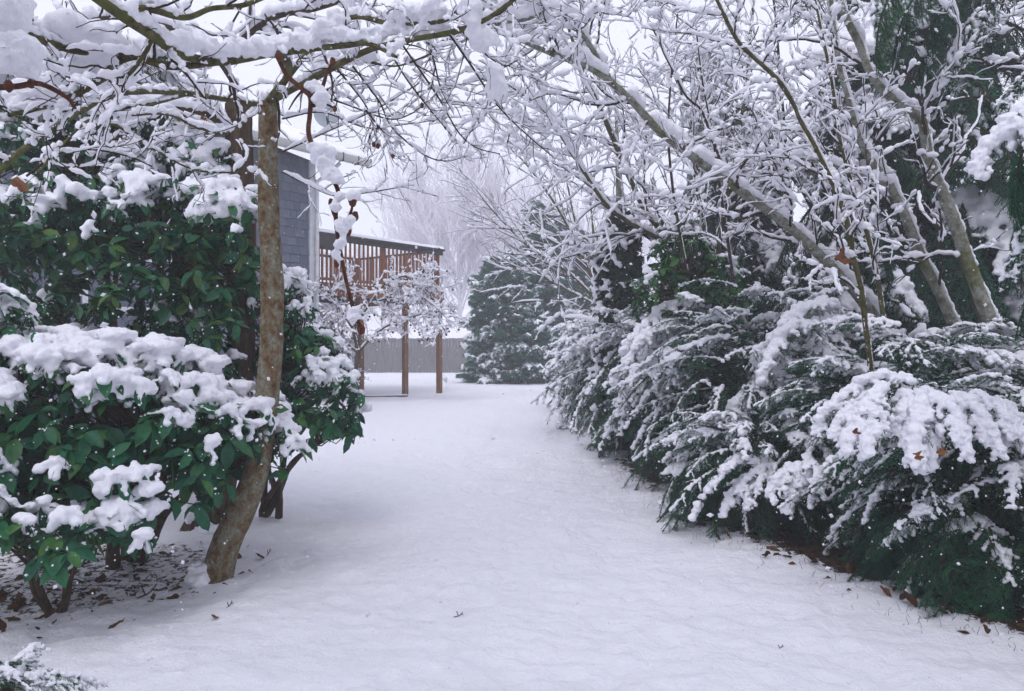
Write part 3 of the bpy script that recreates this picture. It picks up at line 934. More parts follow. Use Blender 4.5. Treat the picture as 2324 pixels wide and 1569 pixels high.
def bough_snow(name, lines, seed, rad, dens, voxel, skip=0.0, zoff=0.55):
    """clumps of snow caught on a bough, with bare stretches between"""
    r = np.random.default_rng(seed)
    C, S = [], []
    for li, q in enumerate(lines):
        ln = np.linalg.norm(np.diff(q, axis=0), axis=1).sum()
        if li > 0 and r.random() < skip: continue
        nc = max(1, int(ln / (rad * 5.0) + r.random()))
        for c in range(nc):
            u0 = (c + r.random()) / nc
            k = max(3, int(dens * (3 + 4 * r.random())))
            big = 0.7 + 0.7 * r.random()
            u = np.clip(u0 + (np.linspace(-1, 1, k) + r.normal(size=k) * 0.2) * rad * (1.2 + 1.6 * r.random()) / ln, 0.03, 0.98)
            ix = u * (len(q) - 1); i = np.clip(ix.astype(int), 0, len(q) - 2); f = (ix - i)[:, None]
            p = q[i] * (1 - f) + q[i + 1] * f
            rr = rad * big * (0.5 + 0.42 * r.random(k)) * (1.2 if li == 0 else 0.95 - 0.3 * u)
            p = p + r.normal(size=(k, 3)) * rad * 0.26; p[:, 2] += rr * zoff
            C.append(p); S.append(np.stack([rr * (1 + 0.3 * r.random(k)), rr * (1 + 0.3 * r.random(k)), rr * 0.8], 1))
    allp = np.concatenate([q[1:] for q in lines]); kc = min(260, len(allp) * 2)
    cp = allp[r.integers(len(allp), size=kc)] + r.normal(size=(kc, 3)) * rad * np.array([0.9, 0.9, 0.3]) + np.array([0, 0, rad * 0.3])
    return snow_blobs(name, np.concatenate(C), np.concatenate(S), voxel, M_SNOW, 0.45, None, 1, seed, (cp, rad * (0.08 + 0.16 * r.random(kc) ** 2)))

YEW, FIR, THU = [], [], []
for k in range(7):
    me, ln = needle_bough("yew_bough", 100 + k, 0.46 + 0.06 * k, 9 + k % 4, 0.20 + 0.03 * (k % 4), 0.028, 0.0062, 0.0085, (0.3, 0.9, 0.55, 0.7, 0.4, 1.0, 0.5)[k], M_NEEDLE)
    heavy = bough_snow("yew_bough_snow", ln, 200 + k, 0.028, 1.5, 0.010, 0.28)
    light = bough_snow("yew_bough_snow", ln, 300 + k, 0.017, 1.7, 0.0085, 0.68)
    YEW.append((me, heavy, light))
YEWH = []
for k in range(4):
    me, ln = needle_bough("yew_bough", 150 + k, 0.60, 11, 0.26, 0.028, 0.0052, 0.0085, 0.65 + 0.15 * k, M_NEEDLE, 0.18)
    YEWH.append((me, bough_snow("yew_bough_snow", ln, 250 + k, 0.036, 2.2, 0.0095, 0.22), None))
YEWA = []
for k in range(3):
    me, ln = needle_bough("yew_bough", 170 + k, 0.85, 13, 0.24, 0.028, 0.0052, 0.0085, 0.8 + 0.2 * k, M_NEEDLE, 0.25)
    r_ = np.random.default_rng(180 + k)
    ax_ = ln[0]; u_ = r_.random(70); i_ = np.clip((u_ * 17).astype(int), 0, 16); c_ = ax_[i_] + (ax_[i_ + 1] - ax_[i_]) * r_.random((70, 1))
    side_ = [q for q in ln[1:] if r_.random() < 0.45]
    C_ = [c_ + r_.normal(size=c_.shape) * 0.016 + np.array([0, 0, 0.030])]; R_ = [0.028 + 0.026 * r_.random(70)]
    for q in side_:
        C_.append(q[1:5] + np.array([0, 0, 0.018]) + r_.normal(size=(4, 3)) * 0.008); R_.append((0.030 - 0.004 * np.arange(4)) * (0.7 + 0.5 * r_.random(4)))
    C_ = np.concatenate(C_); R_ = np.concatenate(R_)
    YEWA.append((me, snow_blobs("yew_bough_snow", C_, np.stack([R_ * 1.1, R_ * 1.1, R_ * 0.85], 1), 0.0105, M_SNOW, 0.45, None, 1, 90 + k), None))
for k in range(4):
    me, ln = needle_bough("fir_bough", 400 + k, 1.35, 15, 0.62, 0.040, 0.0075, 0.016, 0.42 + 0.10 * k, M_FIR, 0.05, True, 0.10)
    heavy = bough_snow("fir_bough_snow", ln, 500 + k, 0.055, 1.1, 0.024, 0.5)
    light = bough_snow("fir_bough_snow", ln, 600 + k, 0.036, 0.8, 0.022, 0.8)
    FIR.append((me, heavy, light))
for k in range(3):
    me, ln = needle_bough("cypress_bough", 700 + k, 0.75, 13, 0.34, 0.042, 0.013, 0.016, 0.25, M_THUJA, 0.25, True, 0.03)
    heavy = bough_snow("cypress_bough_snow", ln, 800 + k, 0.036, 1.2, 0.020, 0.62)
    light = bough_snow("cypress_bough_snow", ln, 900 + k, 0.036, 0.8, 0.024, 0.75)
    THU.append((me, heavy, light))

def euler_bough(yaw, pitch, roll):
    return (Matrix.Rotation(yaw, 4, 'Z') @ Matrix.Rotation(-pitch, 4, 'Y') @ Matrix.Rotation(roll, 4, 'X')).to_euler()

def put_bough(parent, variant, pos, yaw, pitch, roll, sc, snow):
    """snow: 0 none, 1 light, 2 heavy"""
    o = bpy.data.objects.new("bough", variant[0]); COL.objects.link(o); o.parent = parent
    o.location = pos; o.rotation_euler = euler_bough(yaw, pitch, roll); o.scale = (sc, sc, sc)
    if snow:
        s = bpy.data.objects.new("snow_load", variant[1] if snow == 2 else variant[2]); COL.objects.link(s); s.parent = o
        s["kind"] = "stuff"
    return o

def stems(parent, name, base, tips, r0, mat, rng, n=14):
    for tp in tips:
        mid = base * 0.5 + tp * 0.5 + rng.normal(size=3) * 0.08
        P, R = resample([base + rng.normal(size=3) * np.array([0.05, 0.05, 0]), mid, tp], [r0, r0 * 0.7, r0 * 0.3], n)
        V, Q = tubes(P, R, 6, 0.2, 12)
        obj(name, mesh_from(name, V, Q, None, [mat]), parent)

def needle_shrub(name, label, cat, x, y, rx, ry, h, n_out, n_in, rng, variants, group, snow_low=0.3, sc=(0.8, 1.25), hp=0.8, skirt=0, lump=0.35, low_angle=-0.45, pitch=(-0.75, 0.35)):
    g = gz(x, y) - 0.02
    t = thing(name, label, cat, (x, y, g), 0, group)
    zc = h * 0.38
    rz = h - zc
    for k in range(n_out + n_in):
        inner = k >= n_out
        while True:
            o = nrm(rng.normal(size=3))
            if o[2] > low_angle: break
        amp = 1 + lump * (2 * float(fbm(np.array([o * 1.6 + x]), 2, 7)[0]) - 1)
        fr = (0.25 + 0.4 * rng.random()) if inner else (0.52 + 0.26 * rng.random())
        p = np.array([o[0] * rx * fr * amp, o[1] * ry * fr * amp, zc + o[2] * (rz if o[2] > 0 else zc * 1.05) * (fr + 0.14) * amp])
        if p[2] < 0.08: p[2] = 0.08 + 0.1 * rng.random()
        yaw = math.atan2(o[1], o[0]) + rng.normal() * 0.45
        pt = pitch[0] + (pitch[1] - pitch[0]) * np.clip(0.5 + 0.6 * o[2], 0, 1) + rng.normal() * 0.15
        s = sc[0] + (sc[1] - sc[0]) * rng.random()
        hi = o[2] + 0.25 * rng.normal()
        if inner: sn = 0
        elif hi > 0.3: sn = 2 if rng.random() < hp else 1
        elif hi > 0.0: sn = (2 if rng.random() < hp * 0.6 else 1) if rng.random() < 0.35 + 0.65 * hp else 0
        else: sn = 1 if rng.random() < snow_low else 0
        put_bough(t, variants[rng.integers(len(variants))], p, yaw, pt, rng.normal() * 0.3, s, sn)
    for k in range(skirt):
        a = math.pi + rng.normal() * 1.0
        rr = 0.55 + 0.4 * rng.random()
        put_bough(t, variants[rng.integers(len(variants))], (math.cos(a) * rx * rr * 0.8, math.sin(a) * ry * rr * 0.8, 0.10 + 0.45 * rng.random()), a + rng.normal() * 0.5, -0.5 + 0.35 * rng.normal(), rng.normal() * 0.4, sc[0] + (sc[1] - sc[0]) * rng.random(), 1 if rng.random() < 0.04 else 0)
    base = np.array([x, y, g])
    tips = [np.array([x + rng.normal() * rx * 0.4, y + rng.normal() * ry * 0.4, g + h * (0.5 + 0.3 * rng.random())]) for _ in range(5)]
    stems(t, "stem", base, tips, 0.03, M_TWIG, rng)
    return t

def conifer(name, label, x, y, height, spread, n, rng, variants, z0=0.6, group=None, snowp=0.6, trunk_r=0.16, top_taper=1.0, crown_base=0.0):
    g = gz(x, y) - 0.05
    t = thing(name, label, "tree", (x, y, g), 0, group)
    P, R = resample([(x, y, g), (x + 0.05, y, g + height * 0.5), (x, y, g + height)], [trunk_r, trunk_r * 0.6, 0.02], 30)
    V, Q = tubes(P, R, 9, 0.15, 6)
    obj("trunk", mesh_from("conifer_trunk", V, Q, None, [M_BARK2]), t)
    for k in range(n):
        f = (k + rng.random()) / n
        z = z0 + (height - z0) * f
        ln = spread * (1 - f) ** top_taper * (0.75 + 0.4 * rng.random()) + 0.15
        yaw = k * 2.399 + rng.normal() * 0.3
        sc = ln / 1.35
        lo = max(0.0, ln - 1.5 * max(0.7, min(1.3, sc)))
        sc = max(0.6, min(1.3, sc))
        p = (math.cos(yaw) * lo, math.sin(yaw) * lo, z)
        put_bough(t, variants[rng.integers(len(variants))], p, yaw, -0.15 - 0.25 * rng.random() + 0.5 * max(0, f - 0.7), rng.normal() * 0.15, sc, (2 if rng.random() < 0.4 else 1) if rng.random() < snowp else 0)
    return t

# ---- broadleaf shrubs
def leaf_shape(w, bend, fold, seg=5):
    t = np.linspace(0, 1, seg + 1)
    hw = w * 0.5 * np.sin(np.pi * np.clip(t, 0, 1) ** 0.95) ** 0.62
    hw[0] = 0.02 * w; hw[-1] = 0.0
    z = -bend * t ** 2
    V, Q = [], []
    for i in range(seg + 1):
        V += [(t[i], -hw[i], z[i] + fold * hw[i]), (t[i], 0, z[i]), (t[i], hw[i], z[i] + fold * hw[i])]
    for i in range(seg):
        a = i * 3
        Q += [(a, a + 1, a + 4, a + 3), (a + 1, a + 2, a + 5, a + 4)]
    return np.array(V, float), np.array(Q)

def broadleaf(name, label, cat, lobes, base, n_ros, leafL, leafW, mat, rng, snow_r, snow_thr=0.35, per=7, n_obj=300, voxel=0.012, stem_mat=None,
              droop=(-50, 15), depth=(0.6, 1.0), stem_r=0.028, n_stem=6, flat=0.55, leaf_var=0.45, twigs=True, extra_blobs=None, snow_out=0.9, occ=0.22, snow_leaf=0.6, boost=None):
    """a broad-leaved evergreen: rosettes of leaves over lobes (cx,cy,cz,rx,ry,rz), stems, and a melted-together snow cover"""
    base = np.asarray(base, float)
    t = thing(name, label, cat, tuple(base))
    lobes = np.asarray(lobes, float)
    wgt = (lobes[:, 3] * lobes[:, 4] * lobes[:, 5]) ** 0.67; wgt /= wgt.sum()
    li = rng.choice(len(lobes), n_ros, p=wgt)
    o = nrm(rng.normal(size=(n_ros, 3)))
    o[:, 2] = np.where(o[:, 2] < -0.5, -o[:, 2], o[:, 2])
    fr = depth[0] + (depth[1] - depth[0]) * rng.random(n_ros) ** 0.6
    amp = 0.82 + 0.36 * fbm(o * 2.2 + li[:, None] * 5.0, 2, 11)
    P = lobes[li, :3] + o * lobes[li, 3:6] * (fr * amp)[:, None]
    # drop rosettes deep inside other lobes
    inside = np.zeros(n_ros, bool)
    for L in lobes:
        inside |= ((((P - L[:3]) / L[3:6]) ** 2).sum(1) < 0.28)
    P, o = P[~inside], o[~inside]
    n_ros = len(P)
    ax = nrm(o * 0.6 + np.array([0, 0, 0.75]) + rng.normal(size=(n_ros, 3)) * 0.25)
    # how open to the sky each rosette is
    cell = 0.10
    gx = np.floor(P[:, 0] / cell).astype(int); gy = np.floor(P[:, 1] / cell).astype(int)
    top = {}
    for a, b_, z in zip(gx, gy, P[:, 2]):
        for da in (-1, 0, 1):
            for db in (-1, 0, 1):
                k = (a + da, b_ + db)
                if z > top.get(k, -9): top[k] = z
    over = np.array([top[(a, b_)] for a, b_ in zip(gx, gy)]) - P[:, 2]
    expo = np.exp(-(over / occ) ** 2) * (0.75 + 0.5 * fbm(P * 2.3, 2, 5))
    if boost is not None: expo = expo + boost(P)
    # leaves
    K = n_ros * per
    ri = np.repeat(np.arange(n_ros), per)
    A = ax[ri]
    q = rng.normal(size=(K, 3)); q = nrm(q - (q * A).sum(1, keepdims=True) * A)
    e = np.radians(droop[0] + (droop[1] - droop[0]) * rng.random(K))[:, None]
    D = nrm(np.cos(e) * q + np.sin(e) * A + np.array([0, 0, -0.15]))
    Yd = nrm(np.cross(A + rng.normal(size=(K, 3)) * 0.25, D)); Zd = np.cross(D, Yd)
    ln = leafL * (1 - leaf_var + 2 * leaf_var * rng.random(K))[:, None]
    pos = P[ri] + D * ln * 0.06 + rng.normal(size=(K, 3)) * leafL * 0.05
    shapes = [leaf_shape(leafW, 0.10, 0.25), leaf_shape(leafW * 1.1, 0.28, 0.35), leaf_shape(leafW * 0.9, -0.05, 0.3), leaf_shape(leafW, 0.2, 0.6)]
    sm = [mesh_from("leaf", s[0], s[1], None, [mat]) for s in shapes]
    # leaves nearest the viewer and outermost become pieces of their own
    camp = np.array([0, 0, CAM_H])
    score = np.linalg.norm(pos - camp, axis=1) + 0.15 * rng.random(K)
    order = np.argsort(score)
    pick = order[:n_obj] if n_obj * 3 > K else rng.choice(order[:min(K, n_obj * 3)], n_obj, replace=False)
    sel = np.zeros(K, bool); sel[pick] = True
    inv = parent_world(t).inverted()
    bl = t.location
    for k in np.nonzero(sel)[0]:
        ob = bpy.data.objects.new("leaf", sm[k % 4]); COL.objects.link(ob); ob.parent = t
        s = float(ln[k, 0])
        M = Matrix(((D[k, 0], Yd[k, 0], Zd[k, 0]), (D[k, 1], Yd[k, 1], Zd[k, 1]), (D[k, 2], Yd[k, 2], Zd[k, 2])))
        ob.rotation_euler = M.to_euler(); ob.scale = (s, s, s)
        ob.location = pos[k] - base
    b = Buf(); rest = np.nonzero(~sel)[0]
    shapes = [leaf_shape(leafW, 0.10, 0.25, 3), leaf_shape(leafW * 1.1, 0.28, 0.35, 3), leaf_shape(leafW * 0.9, -0.05, 0.3, 3), leaf_shape(leafW, 0.2, 0.6, 3)]
    for j in range(4):
        m = rest[rest % 4 == j]
        V, F = stamp(shapes[j][0], shapes[j][1], D[m] * ln[m], Yd[m] * ln[m], Zd[m] * ln[m], pos[m])
        b.add(V, F, None, np.repeat(rng.random(len(m)), len(shapes[j][0])))
    obj("foliage", b.mesh("foliage", [mat]), t, kind="stuff")
    # stems and branchlets
    sm_ = stem_mat or M_BARK2
    tips = P[rng.choice(n_ros, n_stem, replace=False)]
    tips = base + (tips - base) * np.array([0.65, 0.65, 0.75])
    sp = []
    for tp in tips:
        b1 = base + rng.normal(size=3) * np.array([0.05, 0.05, 0]); dv = tp - b1
        Pp, Rr = resample([b1, b1 + dv * np.array([0.16, 0.16, 0.30]) + rng.normal(size=3) * 0.025, b1 + dv * np.array([0.48, 0.48, 0.65]) + rng.normal(size=3) * 0.04, tp], [stem_r * 1.25, stem_r, stem_r * 0.7, stem_r * 0.35], 22)
        V, Q = tubes(Pp, Rr, 7, 0.25, 14)
        obj("stem", mesh_from("stem", V, Q, None, [sm_]), t); sp.append(Pp)
    if twigs:
        allp = np.concatenate(sp)
        d2 = ((P[:, None, :] - allp[None]) ** 2).sum(2); s0 = allp[np.argmin(d2, 1)]
        u = np.linspace(0, 1, 6)[None, :, None]
        TP = s0[:, None] * (1 - u) + P[:, None] * u
        TP[:, 1:-1] += rng.normal(size=(n_ros, 4, 3)) * 0.025
        V, Q = tubes(TP, np.broadcast_to(np.linspace(0.006, 0.003, 6), (n_ros, 6)), 4)
        obj("branchlets", mesh_from("branchlets", V, Q, None, [sm_]), t, kind="stuff")
    # snow: thin caps shaped by each leaf, running together where rosettes crowd
    C, S = [], []
    lw = leafL * leafW
    for i in np.nonzero(expo > snow_thr)[0]:
        e_ = min(1.0, expo[i])
        r0 = snow_r * (0.45 + 0.5 * rng.random()) * (0.5 + 0.5 * e_)
        C.append(P[i] + ax[i] * r0 * 0.3 + rng.normal(size=3) * 0.01); S.append((r0 * 1.1, r0 * 1.1, r0 * flat))
        for j in range(per):
            if rng.random() > snow_leaf * (0.6 + 0.5 * e_): continue
            k = i * per + j
            th = lw * (0.20 + 0.25 * rng.random()) * (0.6 + 0.5 * e_)
            end = 0.45 + 0.5 * rng.random()
            for f in np.linspace(0.12, end, 4):
                w_ = th * (0.75 + 0.5 * math.sin(math.pi * min(1, f + 0.1))) * (0.8 + 0.4 * rng.random())
                C.append(pos[k] + D[k] * ln[k] * f + Yd[k] * rng.normal() * lw * 0.08 + np.array([0, 0, w_ * 0.45])); S.append((w_ * 1.15, w_ * 1.15, w_ * 0.8))
    if extra_blobs:
        for c, s in extra_blobs: C.append(c); S.append(s)
    if C:
        okl = np.nonzero(expo[ri] > snow_thr * 0.6)[0]; kc = min(len(okl) * 2, 3200)
        kk = okl[rng.integers(len(okl), size=kc)]
        cp = pos[kk] + D[kk] * ln[kk] * rng.random((kc, 1)) + Yd[kk] * rng.normal(size=(kc, 1)) * lw * 0.22 + np.array([0, 0, 0.004])
        me = snow_blobs("snow_cover", np.array(C), np.array(S), voxel, M_SNOW, 0.5, None, 1, int(n_ros), (cp, 0.0035 + 0.0075 * rng.random(kc) ** 2))
        obj("snow_cover", me, t, kind="stuff")
    return t

# ---- bare trees
class Bare:
    """a leafless tree: hand-placed trunks and limbs, grown branches and twigs, snow lying on all of them"""
    def __init__(self, name, label, cat, base, group=None):
        self.t = thing(name, label, cat, tuple(base), 0, group)
        self.groups = {}
        self.snow = Buf()
    def limb(self, name, pts, radii, mat, n=40, sides=9, jit=0.12, snow=0.0, cover=0.9, cap=False, wide=1.0, rng=RNG, lump=0.6, power=1.2):
        P, R = resample(pts, radii, n)
        if cap: R[-1] = 0.002; P[-1] = P[-2] + (P[-2] - P[-3]) * 0.05
        V, Q = tubes(P, R, sides, jit, 5.0, 3)
        obj(name, mesh_from(name, V, Q, None, [mat]), self.t)
        if snow: 
            L = np.linalg.norm(np.diff(P, axis=0), axis=1).sum()
            P2, R2 = resample(pts, radii, max(20, int(L / max(0.012, snow * 0.45))))
            V, Q = snow_strip(P2, R2, snow, cover, rng, 8, power, lump, wide, 1, 5)
            if len(Q): self.snow.add(V, Q)
        return P[None], R[None]
    def twigs(self, P, R, mat, sides=4, snow=0.0, cover=0.6, ssides=6, rng=RNG, lump=0.7, power=1.0, fine=2, clots=0):
        V, Q = tubes(P, R, sides)
        self.groups.setdefault(mat.name, (Buf(), mat))[0].add(V, Q)
        if snow:
            V, Q = snow_strip(P, R, snow * (0.5 + 0.6 * rng.random(len(P))), cover, rng, ssides, power, lump, 1.0, fine, 3)
            if len(Q): self.snow.add(V, Q)
            if clots: self.lumps(P, R, clots, snow * 1.45, rng)
    def lumps(self, P, R, per, s, rng, lo=0.0):
        """round clots of snow caught at forks and along twigs"""
        B, n, _ = P.shape; K = B * per
        pi = np.repeat(np.arange(B), per); x = (lo + (1 - lo) * rng.random(K) ** 1.3) * (n - 1.01); i = x.astype(int); f = (x - i)[:, None]
        p = P[pi, i] * (1 - f) + P[pi, i + 1] * f; t = nrm(P[pi, i + 1] - P[pi, i])
        up = np.array([0, 0, 1.0]); S_ = np.cross(t, up); S_[np.linalg.norm(S_, axis=1) < 0.2] = (1, 0, 0); S_ = nrm(S_)
        r = s * (0.5 + 0.9 * rng.random((K, 1)) ** 1.5) * (0.45 + 0.55 * np.sqrt(np.clip(1 - t[:, 2:3] ** 2, 0, 1)))
        tv = nrm(t * np.array([1, 1, 0.75]))
        Tv, Tf = OCT1
        V, F = stamp(Tv, Tf, tv * r * (1.2 + 0.9 * rng.random((K, 1))), S_ * r * (0.8 + 0.3 * rng.random((K, 1))), np.cross(S_, tv) * r * (0.75 + 0.35 * rng.random((K, 1))), p + up * r * 0.62)
        V = V + (rng.random(V.shape) - 0.5) * np.repeat(r, len(Tv), 0) * 0.22
        self.snow.add(V, None, F)
    def heap_along(self, P, R, s, rng, thr=0.32):
        """queue melted clots of snow along one limb"""
        P, R = P[0], R[0]
        L = np.linalg.norm(np.diff(P, axis=0), axis=1).sum()
        k = int(L / s * 3.2); u = rng.random(k) * (len(P) - 1.01); i = u.astype(int); f = (u - i)[:, None]
        p = P[i] * (1 - f) + P[i + 1] * f; t = nrm(P[i + 1] - P[i]); h = np.sqrt(np.clip(1 - t[:, 2] ** 2, 0, 1))
        g = fbm(p * 3.5, 2, 9)
        ok = (g > thr) & (h > 0.35)
        p, h, g, f = p[ok], h[ok], g[ok], f[ok]; k = len(p)
        r = s * (0.35 + 0.65 * rng.random(k)) * h * np.clip(0.45 + (g - thr) * 2.6, 0.4, 1.3)
        p = p + rng.normal(size=(k, 3)) * s * 0.22; p[:, 2] += r * 0.55 + R.mean() * 0.7 + rng.random(k) * s * 0.45
        self.hc = getattr(self, "hc", []) + [p]; self.hs = getattr(self, "hs", []) + [np.stack([r * 1.15, r * 1.15, r * 0.9], 1)]
    def melt(self, voxel, seed):
        obj("limb_snow", snow_blobs("limb_snow", np.concatenate(self.hc), np.concatenate(self.hs), voxel, M_SNOW, 0.5, None, 1, seed), self.t, kind="stuff")
    def done(self, snow_name="snow_cover", crown="crown"):
        for k, (b, m) in self.groups.items():
            obj(crown, b.mesh(crown, [m]), self.t, kind="stuff")
        if self.snow.n:
            obj(snow_name, self.snow.mesh(snow_name, [M_SNOW]), self.t, kind="stuff")
        return self.t
def cat(*prs):
    """join branch sets with the same number of points"""
    return np.concatenate([p for p, r in prs]), np.concatenate([r for p, r in prs])
def same(prs, n):
    Ps, Rs = [], []
    for P, R in prs:
        for k in range(len(P)):
            i = np.linspace(0, P.shape[1] - 1, n)
            Ps.append(np.stack([np.interp(i, np.arange(P.shape[1]), P[k, :, j]) for j in range(3)], 1)); Rs.append(np.interp(i, np.arange(P.shape[1]), R[k]))
    return np.array(Ps), np.array(Rs)
# ================================================================== far trees
def far_tree(name, label, x, y, h, spread, seed, n1=16, n2=14, n3=5, group=None, lean=0.0, mat=None, r0=0.16, fan=0.9, snow=0.0):
    r = np.random.default_rng(seed)
    g = gz(x, y)
    T = Bare(name, label, "tree", (x, y, g), group)
    tr = [T.limb("trunk", [(x, y, g), (x + 0.1 + lean * 0.15 * h, y, g + h * 0.2), (x + lean * 0.4 * h, y, g + h * 0.45)], [r0, r0 * 0.8, r0 * 0.55], M_FROST if mat is None else mat, 14, 7, 0.1)]
    mains = []
    for k in range(n1):
        a = k * 2.399 + r.random(); sp = spread * (0.25 + 0.75 * r.random()); f = 0.3 + 0.7 * r.random()
        p0 = tr[0][0][0][int(f * 13)]
        tip = np.array([x + lean * h + math.cos(a) * sp, y + math.sin(a) * sp * 0.8, g + h * (0.78 + 0.25 * r.random()) * (1 - 0.25 * (sp / spread) ** 2)])
        mid = p0 * 0.5 + tip * 0.5 + np.array([math.cos(a), math.sin(a), 0]) * sp * 0.18 * fan
        mains.append(resample([p0, mid, tip], [r0 * 0.4, r0 * 0.22, r0 * 0.05], 14))
    P = np.array([m[0] for m in mains]); R = np.array([m[1] for m in mains])
    m0 = M_FROST if mat is None else mat
    T.twigs(P, R, m0, 5, snow, 0.7, 5, r)
    P2, R2 = grow(P, R, n2, 0.15, 1.0, h * 0.20, (22, 50), 9, r, 0.10, 0.05, 0.5, 0.03, (0, 0, 0.25))
    T.twigs(P2, R2, m0, 4, snow, 0.7, 5, r)
    P3, R3 = grow(P2, R2, n3, 0.2, 1.0, h * 0.085, (25, 55), 6, r, 0.12, 0.03, 0.6, 0.024, (0, 0, 0.15))
    T.twigs(P3, R3, m0, 3, snow, 0.6, 4, r)
    return T.done()
far_tree("frosted_tree", "tall pale frosted bare tree in the misty distance, centre", -3.2, 46, 14.2, 5.4, 1, 30, 19, 8)
far_tree("frosted_tree", "lower frosted tree left of the tall misty one, above the deck", -7.4, 49, 9.0, 3.4, 2, 14, 13, 6)
far_tree("frosted_tree", "frosted tree right of the tall misty one, behind dark evergreens", 2.2, 44, 10.8, 4.4, 3, 20, 15, 7)
far_tree("frosted_tree", "broad frosted tree far behind the leaning bare stems, right", 10.0, 45, 11.5, 5.0, 4, 18, 14, 6)
far_tree("frosted_tree", "small frosted tree peeking over the house roof side", -10.5, 50, 8.0, 3.4, 6, 12, 12, 5)

# ================================================================== evergreens at the end of the lawn
rg = np.random.default_rng(50)
def cypress(name, label, x, y, rx, h, n, rng, pointed, tint=None):
    g = gz(x, y)
    t = thing(name, label, "evergreen", (x, y, g), 0, "evergreens at the end of the lawn")
    P, R = resample([(x, y, g - 0.05), (x, y, g + h * 0.5), (x, y, g + h * 0.95)], [0.09, 0.06, 0.015], 16)
    V, Q = tubes(P, R, 7); obj("trunk", mesh_from("cypress_trunk", V, Q, None, [M_BARK2]), t)
    for k in range(n):
        f = (k + rng.random()) / n
        z = 0.05 + (h - 0.4) * f
        prof = (1 - f ** 1.6) if pointed else math.sqrt(max(0.02, 1 - (f * 0.98) ** 2.6))
        a = k * 2.399 + rng.normal() * 0.4
        rr = max(0.05, rx * prof * (0.8 + 0.4 * float(fbm(np.array([[math.cos(a) * 1.4 + x, math.sin(a) * 1.4, z * 0.9]]), 2, 3)[0])) - 0.38)
        rr *= (0.75 + 0.3 * rng.random())
        sn = 2 if rng.random() < 0.26 else (1 if rng.random() < 0.5 else 0)
        put_bough(t, THU[rng.integers(3)], (math.cos(a) * rr, math.sin(a) * rr, z), a + rng.normal() * 0.5, 0.45 + 0.4 * f - 0.8 * rng.random(), rng.normal() * 0.4, 0.8 + 0.5 * rng.random(), sn)
    return t
def WX(px, Y): return (px - 1162.0) / FPX * Y
cypress("cypress", "pointed dark evergreen, tallest at the end of the lawn", WX(1238, 27), 27, 1.2, 6.3, 290, rg, True)
cypress("cypress", "rounded grey-green evergreen at the left of the dark evergreens", WX(1148, 26), 26, 1.15, 4.3, 250, rg, False)
cypress("cypress", "low evergreen half hidden behind the ivy column", WX(1325, 28), 28, 1.3, 5.2, 240, rg, False)
cypress("cypress", "squat snowy evergreen between the pointed and rounded evergreens", WX(1195, 25.4), 25.4, 0.8, 2.3, 120, rg, False)

# ================================================================== conifers closing the right side
rc = np.random.default_rng(60)
conifer("conifer_tree", "dark drooping fir behind the leaning pale trunks, upper right", 4.9, 9.3, 11.5, 2.5, 210, rc, FIR, 0.7, "conifers behind the hedge", 0.5, 0.2, 0.7)
conifer("conifer_tree", "dark fir at the far right edge, behind the pale trunks", 7.6, 8.4, 10.5, 2.6, 150, rc, FIR, 0.6, "conifers behind the hedge", 0.45, 0.2, 0.7)
conifer("conifer_tree", "smaller dark fir deep behind the snowy thicket", 3.55, 11.6, 5.0, 1.75, 170, rc, FIR, 0.4, "conifers behind the hedge", 0.55, 0.15, 0.75)
conifer("conifer_tree", "dark fir low behind the middle of the leaning trunks", 3.95, 8.7, 4.6, 1.7, 150, rc, FIR, 0.5, "conifers behind the hedge", 0.5, 0.12, 0.7)
conifer("conifer_tree", "dark fir farthest back between thicket and ivy column", 4.3, 16.5, 7.6, 2.2, 110, rc, FIR, 0.5, "conifers behind the hedge", 0.55, 0.16, 0.75)
conifer("conifer_tree", "unseen tall fir added behind the viewer to shade the near snow, left", -2.6, -3.1, 12.5, 3.0, 130, rc, FIR, 2.4, "unseen firs added to shade the near snow", 0.8, 0.2, 0.6)  # this fir and the next are added out of view to darken near snow
conifer("conifer_tree", "unseen tall fir added behind the viewer to shade the near snow, right", 2.4, -3.4, 13.0, 3.0, 130, rc, FIR, 2.4, "unseen firs added to shade the near snow", 0.8, 0.2, 0.6)
